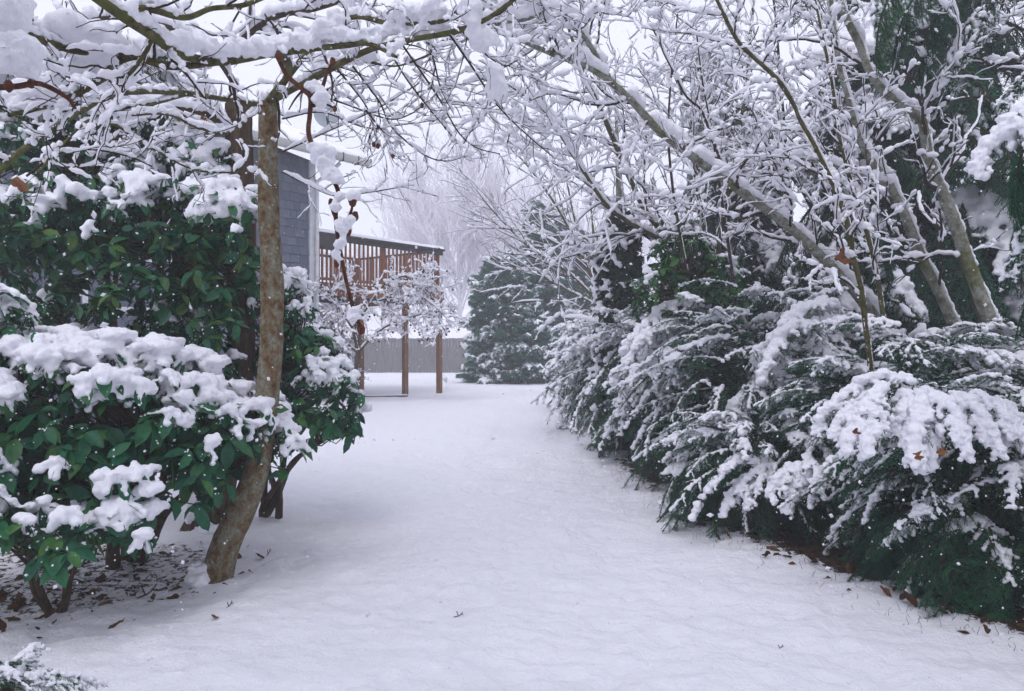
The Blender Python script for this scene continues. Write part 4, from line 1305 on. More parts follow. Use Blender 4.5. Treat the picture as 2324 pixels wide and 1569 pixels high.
# the near fir whose snow-heavy bough reaches in from the right
nf = thing("fir_tree", "near fir reaching in from the right with a thick snow-laden bough", "tree", (3.55, 3.9, gz(3.55, 3.9) - 0.05))
P, R = resample([(3.55, 3.9, 0), (3.6, 3.95, 2.2), (3.55, 3.9, 5.5)], [0.14, 0.11, 0.05], 20)
V, Q = tubes(P, R, 9, 0.15, 6); obj("trunk", mesh_from("fir_trunk", V, Q, None, [M_BARK2]), nf)
def near_fir():
    big = []
    for k in range(2):
        me, ln = needle_bough("fir_bough", 1400 + k, 1.15, 16, 0.46, 0.032, 0.0050, 0.0075, 0.62, M_FIRN, 0.02, True, 0.16)
        hv = bough_snow("fir_bough_snow", ln, 1500 + k, 0.060, 1.5, 0.016, 0.50)
        lt = bough_snow("fir_bough_snow", ln, 1600 + k, 0.030, 0.7, 0.014, 0.5)
        big.append((me, hv, lt))
    b0 = np.array(nf.location)
    def at(px, py, Y, yaw, pitch, roll, sc, sn, v):
        put_bough(nf, big[v], W(px, py, Y) - b0, yaw, pitch, roll, sc, sn)
    at(2400, 215, 3.35, math.radians(184), -0.20, -0.1, 0.42, 2, 0)
    at(2415, 215, 3.2, math.radians(205), -0.45, 0.1, 0.36, 2, 1)
    at(2350, 300, 3.3, math.radians(192), -0.75, 0.0, 0.34, 0, 1)
    at(2330, 320, 3.25, math.radians(205), -0.9, 0.1, 0.30, 0, 0)
    at(2395, 250, 3.3, math.radians(188), -0.55, 0.0, 0.40, 0, 1)
    at(2405, 300, 3.25, math.radians(196), -0.75, 0.2, 0.42, 0, 0)
    at(2410, 330, 3.4, math.radians(178), -0.7, -0.2, 0.42, 1, 1)
    at(2430, 130, 3.5, math.radians(178), -0.05, 0.0, 0.34, 1, 1)
    at(2420, 380, 3.7, math.radians(185), -0.35, 0.2, 0.40, 0, 0)
    at(2430, 450, 3.8, math.radians(172), -0.4, -0.2, 0.42, 1, 1)
    at(2450, 560, 3.9, math.radians(180), -0.4, 0.1, 0.45, 0, 0)
    for px, py, Y, yaw, pt, sc, sn in ((2060, -60, 5.8, 170, -0.75, 0.62, 0), (2010, -80, 6.0, 190, -1.0, 0.6, 1), (2120, -50, 5.9, 182, -0.6, 0.6, 0), (2200, -40, 6.0, 175, -0.55, 0.65, 0), (2260, 0, 6.0, 180, -0.5, 0.65, 1)):
        at(px, py, Y, math.radians(yaw), pt, 0.0, sc, sn, (px // 10) % 2)
    r = np.random.default_rng(5)
    for k in range(22):
        put_bough(nf, big[k % 2], (0, 0, 0.5 + k * 0.2), r.normal() * 1.0, -0.15, 0, 0.7, 1)
near_fir()

# ================================================================== yew hedge along the right of the path
rh = np.random.default_rng(70)
HG = "yew shrubs along the right of the path"
needle_shrub("yew_shrub", "snow-plastered yew at the far end of the right hedge", "shrub", 1.95, 15.4, 1.15, 1.3, 1.9, 120, 50, rh, YEW, HG, 0.9, (0.9, 1.3), 1.0)
needle_shrub("yew_shrub", "low snowy yew below the ivy column", "shrub", 1.95, 12.6, 1.1, 1.3, 1.75, 130, 60, rh, YEW, HG, 0.8, (0.85, 1.25), 0.9)
needle_shrub("yew_shrub", "arching snowy yew right of the path bend, below bright green leaves", "shrub", 2.2, 10.0, 1.3, 1.4, 2.05, 180, 90, rh, YEW, HG, 0.5, (0.75, 1.1), 0.6, 20)
needle_shrub("yew_shrub", "broad yew in the middle of the hedge with snowy drooping sprays", "shrub", 2.55, 7.7, 1.35, 1.25, 2.0, 230, 120, rh, YEW, HG, 0.3, (0.7, 1.0), 0.42, 30)
needle_shrub("yew_shrub", "low front yew bulging over the path edge, middle right", "shrub", 2.05, 6.35, 0.75, 0.8, 0.95, 120, 70, rh, YEW, HG, 0.28, (0.5, 0.75), 0.45, 30)
needle_shrub("yew_shrub", "dark yew around the foot of the yellow-green sapling", "shrub", 3.1, 5.9, 1.15, 1.0, 1.6, 200, 130, rh, YEW, HG, 0.15, (0.6, 0.9), 0.32, 20)
needle_shrub("yew_shrub", "nearest big yew with a thick white snow cap, right edge", "shrub", 3.05, 4.55, 1.15, 0.85, 1.25, 260, 200, rh, YEW, HG, 0.06, (0.5, 0.75), 0.40, 80)
needle_shrub("yew_shrub", "dark low yew at the lower right corner under the capped yew", "shrub", 3.65, 3.45, 0.95, 0.75, 1.0, 150, 110, rh, YEW, HG, 0.05, (0.5, 0.75), 0.3, 70)
needle_shrub("yew_shrub", "yew behind the pale trunk bases at the right edge", "shrub", 4.6, 6.3, 1.4, 1.2, 1.9, 150, 80, rh, YEW, HG, 0.25, (0.9, 1.3), 0.25)
# thick snow pillows on the nearest yew and its neighbours
def pillow(label, pts, rad, seed, group="snow pillows lying on the yew hedge", vox=0.013):
    r = np.random.default_rng(seed)
    C, S = [], []
    for (p, q, k) in pts:
        for j in range(int(k * 2.2)):
            u = r.random(); c = np.array(p) * (1 - u) + np.array(q) * u + r.normal(size=3) * np.array([0.7, 1.2, 0.35]) * rad
            rr = rad * (0.3 + 0.65 * r.random()); C.append(c); S.append((rr * 1.25, rr * 1.25, rr * 0.75))
    me = snow_blobs("snow_pillow", np.array(C), np.array(S), vox, M_SNOW, 0.45, None, 1, seed)
    o = obj("snow_pillow", me); tag(o, label, "snow", group)
    return o
def cap_boughs(shrub, spots, seed):
    r = np.random.default_rng(seed); b0 = np.array(shrub.location)
    for (px, py, Y, yaw, pt, sc) in spots:
        for j in range(2):
            put_bough(shrub, YEWH[r.integers(4)], W(px, py, Y) + r.normal(size=3) * np.array([0.03, 0.05, 0.015]) - b0, math.radians(yaw) + r.normal() * 0.22, pt + r.normal() * 0.08, r.normal() * 0.15, sc * (0.9 + 0.2 * r.random()), 2)
def arm_boughs(shrub, spots, seed):
    r = np.random.default_rng(seed); b0 = np.array(shrub.location)
    for (px, py, Y, yaw, pt, sc) in spots:
        put_bough(shrub, YEWA[r.integers(3)], W(px, py, Y) - b0, math.radians(yaw) + r.normal() * 0.1, pt, r.normal() * 0.1, sc, 2)
SHR = {o["label"]: o for o in bpy.data.objects if o.name.startswith("yew_shrub")}
cap_boughs(SHR["nearest big yew with a thick white snow cap, right edge"], [(1990, 880, 4.35, 200, 0.0, 0.62), (2060, 885, 4.3, 235, -0.2, 0.66), (2120, 890, 4.3, 262, -0.3, 0.66), (2000, 890, 4.2, 225, -0.15, 0.70), (2080, 890, 4.2, 280, -0.35, 0.62), (2200, 905, 4.3, 290, -0.2, 0.6), (2180, 900, 4.3, 320, -0.1, 0.55), (1960, 905, 4.25, 180, -0.05, 0.5)], 1)
cap_boughs(SHR["low front yew bulging over the path edge, middle right"], [(1760, 1060, 5.6, 190, 0.0, 0.55), (1800, 1055, 5.5, 225, -0.2, 0.6), (1840, 1040, 5.4, 250, -0.3, 0.5), (1700, 1080, 5.7, 215, -0.2, 0.5)], 2)
cap_boughs(SHR["arching snowy yew right of the path bend, below bright green leaves"], [(1620, 705, 9.4, 170, 0.05, 1.0), (1560, 715, 9.3, 195, -0.1, 1.05), (1520, 735, 9.2, 210, -0.3, 1.0), (1700, 695, 9.3, 180, 0.0, 1.0), (1480, 770, 9.1, 220, -0.5, 0.9)], 3)
cap_boughs(SHR["broad yew in the middle of the hedge with snowy drooping sprays"], [(1870, 730, 7.2, 210, -0.4, 0.8), (1800, 770, 7.0, 225, -0.6, 0.8), (1860, 780, 6.9, 250, -0.5, 0.7), (1700, 900, 6.9, 215, -0.3, 0.7), (1600, 960, 7.1, 200, -0.3, 0.7)], 4)

arm_boughs(SHR["arching snowy yew right of the path bend, below bright green leaves"], [(1690, 690, 9.2, 178, 0.1, 1.2), (1600, 700, 8.9, 190, 0.05, 1.2), (1540, 745, 8.8, 200, 0.0, 1.1)], 11)
arm_boughs(SHR["broad yew in the middle of the hedge with snowy drooping sprays"], [(1900, 700, 7.0, 185, 0.1, 1.0), (1850, 750, 6.8, 205, 0.0, 1.0)], 12)
arm_boughs(SHR["low front yew bulging over the path edge, middle right"], [(1720, 1050, 5.6, 200, 0.1, 0.6)], 13)
arm_boughs(SHR["nearest big yew with a thick white snow cap, right edge"], [(2060, 870, 4.3, 190, 0.15, 0.6)], 14)

# ================================================================== ivy-clad trunk and bright-leaved shrub
ri = np.random.default_rng(80)
def ivy_column():
    x, y, h = WX(1406, 10.5), 10.5, 3.2
    g = gz(x, y)
    t = thing("ivy_tree", "dark ivy-clad trunk standing like a column in the hedge", "tree", (x, y, g))
    P, R = resample([(x, y, g - 0.05), (x + 0.05, y, g + 2), (x - 0.05, y, g + 4.6)], [0.13, 0.10, 0.015], 24)
    V, Q = tubes(P, R, 9, 0.1, 6); obj("trunk", mesh_from("ivy_trunk", V, Q, None, [M_BIRCH]), t)
    K = 5200
    f = ri.random(K) ** 0.9; a = ri.random(K) * 2 * np.pi
    rad = (0.17 + 0.16 * fbm(np.stack([np.cos(a), np.sin(a), f * 5], 1) * 1.4, 2, 3)) * (1 - 0.5 * np.clip((f - 0.75) / 0.25, 0, 1) ** 2) * (0.7 + 0.35 * ri.random(K)) * 1.25
    pos = np.stack([x + np.cos(a) * rad, y + np.sin(a) * rad, g + h * f], 1)
    o = np.stack([np.cos(a), np.sin(a), 0 * a], 1)
    Zd = nrm(o + np.array([0, 0, 0.5]) + ri.normal(size=(K, 3)) * 0.4); D = nrm(np.cross(np.cross(Zd, np.array([0, 0, -1.0]) + ri.normal(size=(K, 3)) * 0.5), Zd)); Yd = np.cross(Zd, D)
    s = 0.06 + 0.04 * ri.random((K, 1))
    Tv = np.array([(0, 0, 0), (0.15, -0.5, 0), (0.55, -0.32, 0), (1, 0, -0.05), (0.55, 0.32, 0), (0.15, 0.5, 0), (0.35, 0, 0.06)])
    Tf = np.array([(0, 1, 6), (1, 2, 6), (2, 3, 6), (3, 4, 6), (4, 5, 6), (5, 0, 6)])
    V, F = stamp(Tv, Tf, D * s, Yd * s, Zd * s, pos)
    obj("foliage", mesh_from("ivy_foliage", V, None, F, [M_IVY], None, True, np.repeat(ri.random(K), 7)), t, kind="stuff")
    pick = ri.choice(K, 330, replace=False)
    cl = fbm(pos[pick] * 2.2, 2, 8); pick = pick[cl > 0.50]
    rr = 0.026 + 0.034 * ri.random(len(pick))
    C = pos[pick] + o[pick] * 0.05; C2 = C + ri.normal(size=C.shape) * 0.05
    S = np.stack([rr * 1.2, rr * 1.2, rr * 0.75], 1)
    obj("snow_cover", snow_blobs("ivy_snow", np.vstack([C, C2]), np.vstack([S, S * 0.7]), 0.03, M_SNOW, 0.4, None, 1, 6), t, kind="stuff")
ivy_column()
b0 = (2.2, 9.2, gz(2.2, 9.2))
broadleaf("laurel_shrub", "bright green broad-leaved shrub standing above the yew hedge", "shrub",
          [(2.0, 9.0, 2.35, 0.42, 0.4, 0.62), (2.45, 9.1, 2.05, 0.5, 0.45, 0.5), (1.72, 8.9, 2.0, 0.35, 0.35, 0.45), (2.1, 8.9, 1.85, 0.6, 0.45, 0.4)], b0, 360, 0.10, 0.5, M_BRIGHT, ri, 0.06, 0.62, 6, 300, 0.018, M_GTWIG)

# ================================================================== left shrubs
rl = np.random.default_rng(90)
# the big rhododendron with its broad snow dome
def dome(lobes, n, r0, rng, zmin=0.5):
    out = []
    for L in lobes:
        for k in range(n):
            while True:
                o = nrm(rng.normal(size=3))
                if o[2] > zmin: break
            rr = r0 * (0.6 + 0.7 * rng.random())
            out.append((np.array(L[:3]) + o * np.array(L[3:6]) * (0.97 + 0.06 * rng.random()), (rr * 1.3, rr * 1.3, rr * 0.55)))
    return out
bx, by = -2.47, 5.0
broadleaf("rhododendron", "big rhododendron under a broad white snow dome, left foreground", "shrub",
          [(-2.45, 4.65, 1.0, 0.85, 0.75, 0.52), (-1.85, 4.75, 0.85, 0.5, 0.5, 0.42), (-2.85, 4.5, 1.05, 0.55, 0.6, 0.5), (-2.2, 4.35, 0.75, 0.55, 0.5, 0.32), (-2.55, 4.3, 0.55, 0.45, 0.45, 0.26)],
          (-2.58, 5.2, gz(-2.58, 5.2) - 0.03), 680, 0.118, 0.46, M_RHODO, rl, 0.078, 0.27, 7, 300, 0.0115, M_BARK2, (-70, 10), (0.55, 1.0), 0.04, 7, 0.7, occ=0.20, snow_leaf=0.85, extra_blobs=dome([(-2.45, 4.65, 1.0, 0.85, 0.75, 0.52), (-2.85, 4.5, 1.05, 0.55, 0.6, 0.5)], 30, 0.07, rl, 0.62))
broadleaf("rhododendron", "snow-heaped rhododendron cut by the left edge", "shrub",
          [(-3.15, 4.2, 1.15, 0.45, 0.5, 0.5), (-3.0, 3.9, 0.8, 0.42, 0.45, 0.38), (-3.1, 4.3, 1.55, 0.35, 0.4, 0.25)],
          (-3.4, 4.5, gz(-3.4, 4.5) - 0.03), 240, 0.115, 0.46, M_RHODO, rl, 0.066, 0.30, 7, 220, 0.0105, M_BARK2, (-60, 10), (0.55, 1.0), 0.03, 5, 0.6, occ=0.16)
broadleaf("rhododendron", "low rhododendron sprays drooping to the leaf litter, lower left", "shrub",
          [(-2.35, 3.72, 0.52, 0.34, 0.3, 0.16), (-2.05, 4.0, 0.50, 0.28, 0.25, 0.14), (-2.6, 3.6, 0.62, 0.25, 0.25, 0.18)],
          (-2.52, 4.2, gz(-2.52, 4.2) - 0.03), 70, 0.125, 0.48, M_RHODO, rl, 0.075, 0.45, 6, 240, 0.012, M_BARK2, (-55, 5), (0.3, 1.0), 0.018, 4, 0.6, occ=0.12)
broadleaf("rhododendron", "snow-draped rhododendron right behind the foreground trunk", "shrub",
          [(-1.72, 6.3, 1.15, 0.42, 0.5, 0.5), (-1.5, 6.1, 1.0, 0.32, 0.4, 0.4), (-1.95, 6.3, 1.7, 0.35, 0.4, 0.45), (-1.42, 6.0, 0.85, 0.22, 0.3, 0.22)],
          (-2.05, 6.5, gz(-2.05, 6.5) - 0.03), 300, 0.11, 0.42, M_RHODO, rl, 0.06, 0.26, 7, 300, 0.0105, M_BARK2, (-75, 0), (0.55, 1.0), 0.028, 5, 0.75, occ=0.25, snow_leaf=0.8)
# the tall laurel behind
broadleaf("laurel_tree", "tall dark laurel filling the left behind the rhododendron", "shrub",
          [(-3.3, 6.2, 2.9, 0.75, 0.6, 0.75), (-2.6, 6.1, 2.6, 0.55, 0.5, 0.65), (-4.1, 6.3, 2.8, 0.75, 0.6, 0.9), (-3.0, 6.0, 2.05, 0.8, 0.55, 0.45), (-3.9, 6.0, 2.0, 0.75, 0.5, 0.5), (-2.35, 6.2, 2.0, 0.4, 0.45, 0.45), (-3.4, 6.5, 3.6, 0.8, 0.6, 0.5), (-4.7, 6.2, 3.3, 0.6, 0.6, 0.8), (-2.1, 5.55, 2.35, 0.34, 0.28, 0.40), (-2.05, 5.5, 1.95, 0.32, 0.25, 0.32), (-2.7, 5.6, 2.3, 0.5, 0.3, 0.45), (-3.4, 5.6, 2.3, 0.5, 0.3, 0.45), (-2.6, 5.5, 1.75, 0.5, 0.3, 0.3), (-2.0, 5.35, 2.15, 0.28, 0.22, 0.5), (-2.0, 5.4, 1.6, 0.3, 0.22, 0.3)],
          (-3.2, 6.5, gz(-3.2, 6.5) - 0.03), 1650, 0.105, 0.46, M_LAUREL, rl, 0.062, 0.46, 7, 300, 0.021, M_GTWIG, (-75, 15), (0.35, 1.0), 0.035, 12, 0.7, occ=0.34, boost=lambda P: 0.95 * np.clip((P[:, 2] - 2.25) / 0.5, -0.08, 1) * vnoise(P * 2.8, 4))
broadleaf("laurel_tree", "dark evergreen undergrowth between laurel and rhododendron", "shrub",
          [(-3.6, 5.7, 1.35, 0.9, 0.4, 0.5), (-2.5, 5.75, 1.3, 0.5, 0.35, 0.5)],
          (-3.3, 5.9, gz(-3.3, 5.9) - 0.03), 330, 0.095, 0.46, M_LAUREL, rl, 0.06, 0.95, 7, 120, 0.018, M_GTWIG, (-70, 20), (0.3, 1.0), 0.025, 8, 0.6, occ=0.3)
needle_shrub("snowy_sprig", "small snow-caked evergreen sprig at the lower left corner", "shrub", -1.86, 2.62, 0.34, 0.34, 0.40, 70, 24, rl, YEW, None, 0.9, (0.26, 0.36))

# ================================================================== left tree: young alder with limbs overhead
ra = np.random.default_rng(101)
A = Bare("alder_tree", "slim leaning alder trunk at left with mossy snow-laden limbs overhead", "tree", (W(490, 1318, 4.75)[0], 4.75, 0))
tr = A.limb("trunk", [(*W(486, 1345, 4.75)[:2], -0.12), W(492, 1310, 4.75), W(512, 1240, 4.75), W(545, 1165, 4.75), W(578, 1080, 4.74), W(600, 960, 4.73), W(611, 860, 4.72), W(618, 720, 4.7), W(616, 600, 4.7), W(610, 480, 4.7), W(608, 350, 4.7), W(610, 226, 4.7)],
            [0.118, 0.102, 0.090, 0.084, 0.077, 0.073, 0.071, 0.069, 0.066, 0.063, 0.060, 0.056], M_TRUNK, 140, 20, 0.16, 0.0, cap=True)
LIMBS = [
    # pts, r0, r1, mat, snow
    ([(606, 235, 4.7), (655, 165, 4.3), (625, 122, 3.7), (503, 139, 3.2), (417, 125, 2.9), (347, 83, 2.6), (264, 28, 2.4), (170, -40, 2.3)], 0.030, 0.020, M_MOSS, 0.055),
    ([(600, 240, 4.7), (500, 224, 4.4), (430, 213, 4.2), (330, 208, 3.9), (250, 218, 3.6), (180, 255, 3.3), (110, 298, 3.0), (40, 350, 2.75), (-10, 400, 2.6), (-70, 490, 2.5)], 0.020, 0.014, M_MOSS, 0.024),
    ([(503, 139, 3.2), (400, 150, 3.0), (300, 130, 2.8), (230, 120, 2.7), (160, 112, 2.6), (95, 92, 2.5), (20, 60, 2.4)], 0.022, 0.014, M_MOSS, 0.050),
    ([(300, 128, 2.8), (262, 145, 2.75), (215, 190, 2.7), (150, 225, 2.65), (90, 245, 2.6), (20, 262, 2.5)], 0.020, 0.010, M_MOSS, 0.042),
    ([(612, 230, 4.7), (690, 190, 4.3), (780, 140, 4.0), (848, 110, 3.9), (935, 90, 3.8), (1032, 72, 3.7), (1110, 40, 3.6), (1190, -20, 3.5)], 0.026, 0.014, M_MOSS, 0.045),
    ([(615, 228, 4.7), (700, 120, 4.3), (790, 42, 4.0), (876, 52, 3.9), (940, 54, 3.8), (1010, 46, 3.7), (1060, 10, 3.6)], 0.020, 0.012, M_MOSS, 0.045),
    ([(625, 122, 3.7), (700, 112, 3.5), (780, 104, 3.4), (840, 100, 3.3), (900, 130, 3.2)], 0.022, 0.010, M_MOSS, 0.060),
    ([(430, 213, 4.2), (350, 235, 4.0), (290, 245, 3.9), (210, 268, 3.7), (140, 330, 3.5), (80, 400, 3.4)], 0.011, 0.006, M_MOSS, 0.022),
    ([(580, 250, 4.65), (520, 300, 4.3), (450, 290, 4.1), (380, 260, 4.0), (300, 262, 3.8)], 0.012, 0.006, M_GTWIG, 0.028),
    ([(205, 285, 3.7), (260, 284, 3.8), (300, 310, 3.9), (370, 352, 4.0), (440, 385, 4.1), (515, 392, 4.2), (600, 385, 4.3)], 0.009, 0.005, M_GTWIG, 0.022),
    ([(60, 400, 3.4), (130, 350, 3.5), (205, 340, 3.6), (290, 355, 3.7), (345, 378, 3.8)], 0.007, 0.004, M_TWIG, 0.012),
    ([(264, 28, 2.4), (330, 20, 2.5), (420, 40, 2.7), (480, 20, 2.8), (560, 10, 2.9), (650, -30, 3.0)], 0.014, 0.010, M_MOSS, 0.045),
    ([(347, 83, 2.6), (330, 120, 2.6), (290, 170, 2.6), (250, 175, 2.6), (205, 200, 2.6)], 0.012, 0.008, M_MOSS, 0.03),
    ([(690, 190, 4.3), (740, 150, 4.2), (820, 140, 4.1), (900, 150, 4.0), (985, 120, 3.9)], 0.012, 0.006, M_MOSS, 0.035),
]
prs = []
for pts, r0, r1, mat, sn in LIMBS:
    prs.append(A.limb("limb", WP(pts), np.linspace(r0, r1, len(pts)) * 0.78, mat, 60, 9, 0.30))
    A.heap_along(*prs[-1], sn * 0.62, ra, 0.37)
A.melt(0.0095, 71)
LP, LR = same(prs, 30)
# pollard shoots and branchlets off the limbs
B1, BR1 = grow(LP, LR, 6, 0.05, 0.98, 0.42, (35, 75), 16, ra, 0.16, 0.0, 0.42, 0.003)
A.twigs(B1, BR1, M_TWIG, 5, 0.014, 0.6, 6, ra, 0.8, clots=1)
B2, BR2 = grow(B1, BR1, 3, 0.2, 1.0, 0.2, (30, 70), 9, ra, 0.2, 0.0, 0.6, 0.0022)
A.twigs(B2, BR2, M_TWIG, 4, 0.010, 0.5, 5, ra, 0.8)
# long twigs drooping to the right in front of the sky
DT = [[(800, 150, 4.1), (860, 230, 4.2), (890, 290, 4.2), (960, 350, 4.2), (1012, 366, 4.2), (1055, 355, 4.2)],
      [(915, 105, 3.9), (960, 170, 4.0), (1000, 230, 4.1), (1040, 300, 4.1), (1080, 335, 4.1), (1135, 350, 4.1)],
      [(1020, 78, 3.7), (1070, 150, 3.8), (1130, 240, 3.9), (1200, 310, 3.9), (1260, 360, 3.9)],
      [(760, 150, 4.1), (830, 240, 4.2), (850, 300, 4.2), (858, 330, 4.2)],
      [(830, 250, 4.1), (868, 300, 4.15), (892, 352, 4.15)],
      [(690, 205, 4.3), (780, 235, 4.3), (880, 270, 4.2), (930, 260, 4.2), (958, 240, 4.2)],
      [(640, 270, 4.6), (730, 255, 4.6), (830, 290, 4.6), (900, 285, 4.6), (1010, 270, 4.6)],
      [(640, 345, 4.6), (740, 300, 4.6), (850, 250, 4.6), (950, 190, 4.5)],
      [(640, 390, 4.6), (700, 420, 4.6), (760, 445, 4.6), (830, 438, 4.6), (940, 420, 4.6)],
      [(960, 60, 3.9), (985, 140, 4.0), (1000, 200, 4.0), (1030, 260, 4.0)],
      [(1040, 60, 3.7), (1085, 110, 3.8), (1150, 150, 3.9), (1180, 110, 4.0)],
      [(880, 110, 3.9), (930, 190, 4.0), (1010, 290, 4.1), (1045, 330, 4.1)]]
prs = [A.limb("long_twig", WP(p), np.linspace(0.0060, 0.0028, len(p)), M_TWIG, 30, 5, 0.15, 0.013, 0.55, rng=ra, lump=0.8, power=1.0) for p in DT]
TP, TR = same(prs, 24)
B1, BR1 = grow(TP, TR, 9, 0.1, 1.0, 0.32, (30, 65), 11, ra, 0.16, -0.01, 0.6, 0.0022)
A.twigs(B1, BR1, M_TWIG, 4, 0.009, 0.45, 5, ra, 0.8, clots=2)
B2, BR2 = grow(B1, BR1, 2, 0.2, 1.0, 0.14, (30, 65), 6, ra, 0.2, 0.0, 0.7, 0.002)
A.twigs(B2, BR2, M_TWIG, 3, 0.008, 0.4, 5, ra, 0.8)
# big snow heaps caught on the limbs
def heap(tree, pts, rad, seed, name="snow_heap", vox=0.012):
    r = np.random.default_rng(seed); C, S = [], []
    for p, q, k in pts:
        p, q = np.array(p), np.array(q)
        for j in range(int(k * 1.6)):
            u = r.random(); rr = rad * (0.4 + 0.75 * r.random())
            C.append(p * (1 - u) + q * u + r.normal(size=3) * rad * 0.35 + np.array([0, 0, rr * 0.4])); S.append((rr * 1.2, rr * 1.2, rr * 0.9))
    obj(name, snow_blobs(name, np.array(C), np.array(S), vox, M_SNOW, 0.7, None, 1, seed), tree)
heap(A.t, [(W(360, 85, 2.65), W(430, 110, 2.9), 14), (W(430, 105, 2.9), W(520, 118, 3.2), 20), (W(520, 120, 3.2), W(700, 100, 3.5), 30), (W(690, 100, 3.5), W(780, 80, 3.4), 24), (W(730, 70, 3.4), W(770, 50, 3.4), 10)], 0.032, 11, vox=0.0095)
heap(A.t, [(W(845, 85, 3.9), W(1020, 58, 3.75), 22), (W(885, 40, 3.85), W(1000, 30, 3.7), 26), (W(790, 130, 4.0), W(860, 140, 4.1), 14)], 0.032, 12, vox=0.0095)
heap(A.t, [(W(170, 95, 2.6), W(240, 105, 2.7), 16), (W(120, 70, 2.55), W(150, 80, 2.6), 10), (W(180, 170, 2.7), W(240, 135, 2.75), 12), (W(60, 235, 2.6), W(130, 210, 2.65), 12)], 0.040, 13)
heap(A.t, [(np.array([W(440, 1330, 4.7)[0], 4.72, 0.01]), np.array([W(470, 1330, 4.7)[0], 4.62, 0.015]), 14), (W(455, 1290, 4.72), W(462, 1310, 4.7), 8)], 0.035, 15, "foot_snow")
heap(A.t, [(W(1062, 20, 3.6), W(1085, 70, 3.65), 16), (W(1085, 90, 3.65), W(1100, 110, 3.7), 8), (W(1115, 150, 3.8), W(1135, 230, 3.85), 12)], 0.040, 14)
# hanging reddish twig close to the camera
HT = [(630, 130, 1.75), (652, 172, 1.74), (688, 204, 1.72), (704, 222, 1.70), (703, 262, 1.68), (700, 300, 1.67), (711, 335, 1.66), (733, 372, 1.65), (756, 408, 1.64), (768, 440, 1.63), (762, 482, 1.62), (766, 532, 1.61), (776, 590, 1.60), (786, 640, 1.60), (797, 682, 1.60), (806, 715, 1.60), (820, 748, 1.60)]
A.limb("hanging_twig", WP(HT), np.linspace(0.0052, 0.0040, len(HT)), M_RED, 110, 8, 0.22, 0.0, rng=ra)
for p, r0 in (([(704, 222, 1.70), (730, 200, 1.70), (742, 165, 1.70), (755, 140, 1.70)], 0.0055), ([(766, 532, 1.61), (785, 505, 1.61), (797, 480, 1.61), (800, 462, 1.61)], 0.0048), ([(704, 222, 1.7), (730, 232, 1.7), (760, 246, 1.7)], 0.004), ([(764, 500, 1.61), (755, 480, 1.61), (751, 462, 1.61)], 0.004), ([(688, 204, 1.72), (670, 225, 1.72), (655, 250, 1.72)], 0.003)):
    A.limb("hanging_twig", WP(p), np.linspace(r0 * 0.9, r0 * 0.45, len(p)), M_RED, 16, 7, 0.3)
def bud(tree, px, py, Y, r, seed, mat=None):
    rr = np.random.default_rng(seed); Tv, Tf = ICO2
    V = Tv * np.array([0.8, 0.8, 1.2]) * r * (0.8 + 0.4 * fbm(Tv * 2.5 + seed, 2, 2)[:, None]) + W(px, py, Y)
    obj("bud", mesh_from("bud", V, None, Tf, [mat or M_BUD]), tree)
for i, (px, py, r) in enumerate(((800, 456, 0.011), (806, 491, 0.009), (790, 524, 0.0095), (820, 748, 0.010), (808, 700, 0.007), (755, 140, 0.008), (760, 247, 0.006), (751, 460, 0.007), (764, 600, 0.007), (632, 128, 0.008), (712, 236, 0.007))):
    bud(A.t, px, py, 1.61 if py > 300 else 1.7, r, i)
for i, (px, py) in enumerate(((892, 353), (848, 328), (858, 332), (958, 240))):
    bud(A.t, px, py, 4.17, 0.013, 40 + i)
heap(A.t, [(W(717, 345, 1.66), W(738, 372, 1.65), 16), (W(738, 375, 1.65), W(762, 410, 1.64), 12)], 0.015, 21, vox=0.004)
heap(A.t, [(W(772, 535, 1.6), W(785, 505, 1.6), 14), (W(764, 440, 1.62), W(760, 490, 1.61), 5), (W(770, 560, 1.6), W(778, 540, 1.6), 6)], 0.0105, 22, vox=0.0035)
heap(A.t, [(W(745, 225, 1.7), W(700, 195, 1.72), 8), (W(725, 215, 1.7), W(740, 240, 1.7), 8)], 0.012, 23, vox=0.004)
heap(A.t, [(W(798, 445, 1.61), W(805, 448, 1.61), 5), (W(763, 575, 1.6), W(768, 590, 1.6), 4), (W(800, 700, 1.6), W(803, 730, 1.6), 5)], 0.009, 24, vox=0.0035)
# snow mass on the near branch at the upper left corner
A.limb("limb", WP([(-120, 250, 1.5), (-40, 205, 1.5), (40, 196, 1.5), (90, 190, 1.52), (150, 220, 1.55), (170, 245, 1.6)]), np.linspace(0.008, 0.004, 6), M_RED, 30, 7, 0.2)
heap(A.t, [(W(-120, 130, 1.5), W(20, 110, 1.5), 46), (W(-60, 40, 1.5), W(30, 30, 1.5), 40), (W(-60, -40, 1.5), W(40, -30, 1.5), 30), (W(30, 140, 1.5), W(70, 150, 1.5), 14)], 0.029, 25, vox=0.0065)
heap(A.t, [(W(592, 224, 4.7), W(628, 220, 4.7), 14)], 0.026, 27)
bud(A.t, 20, 196, 1.47, 0.010, 77); bud(A.t, 70, 190, 1.47, 0.008, 78)
# a few orange dead leaves left on it
A.done()

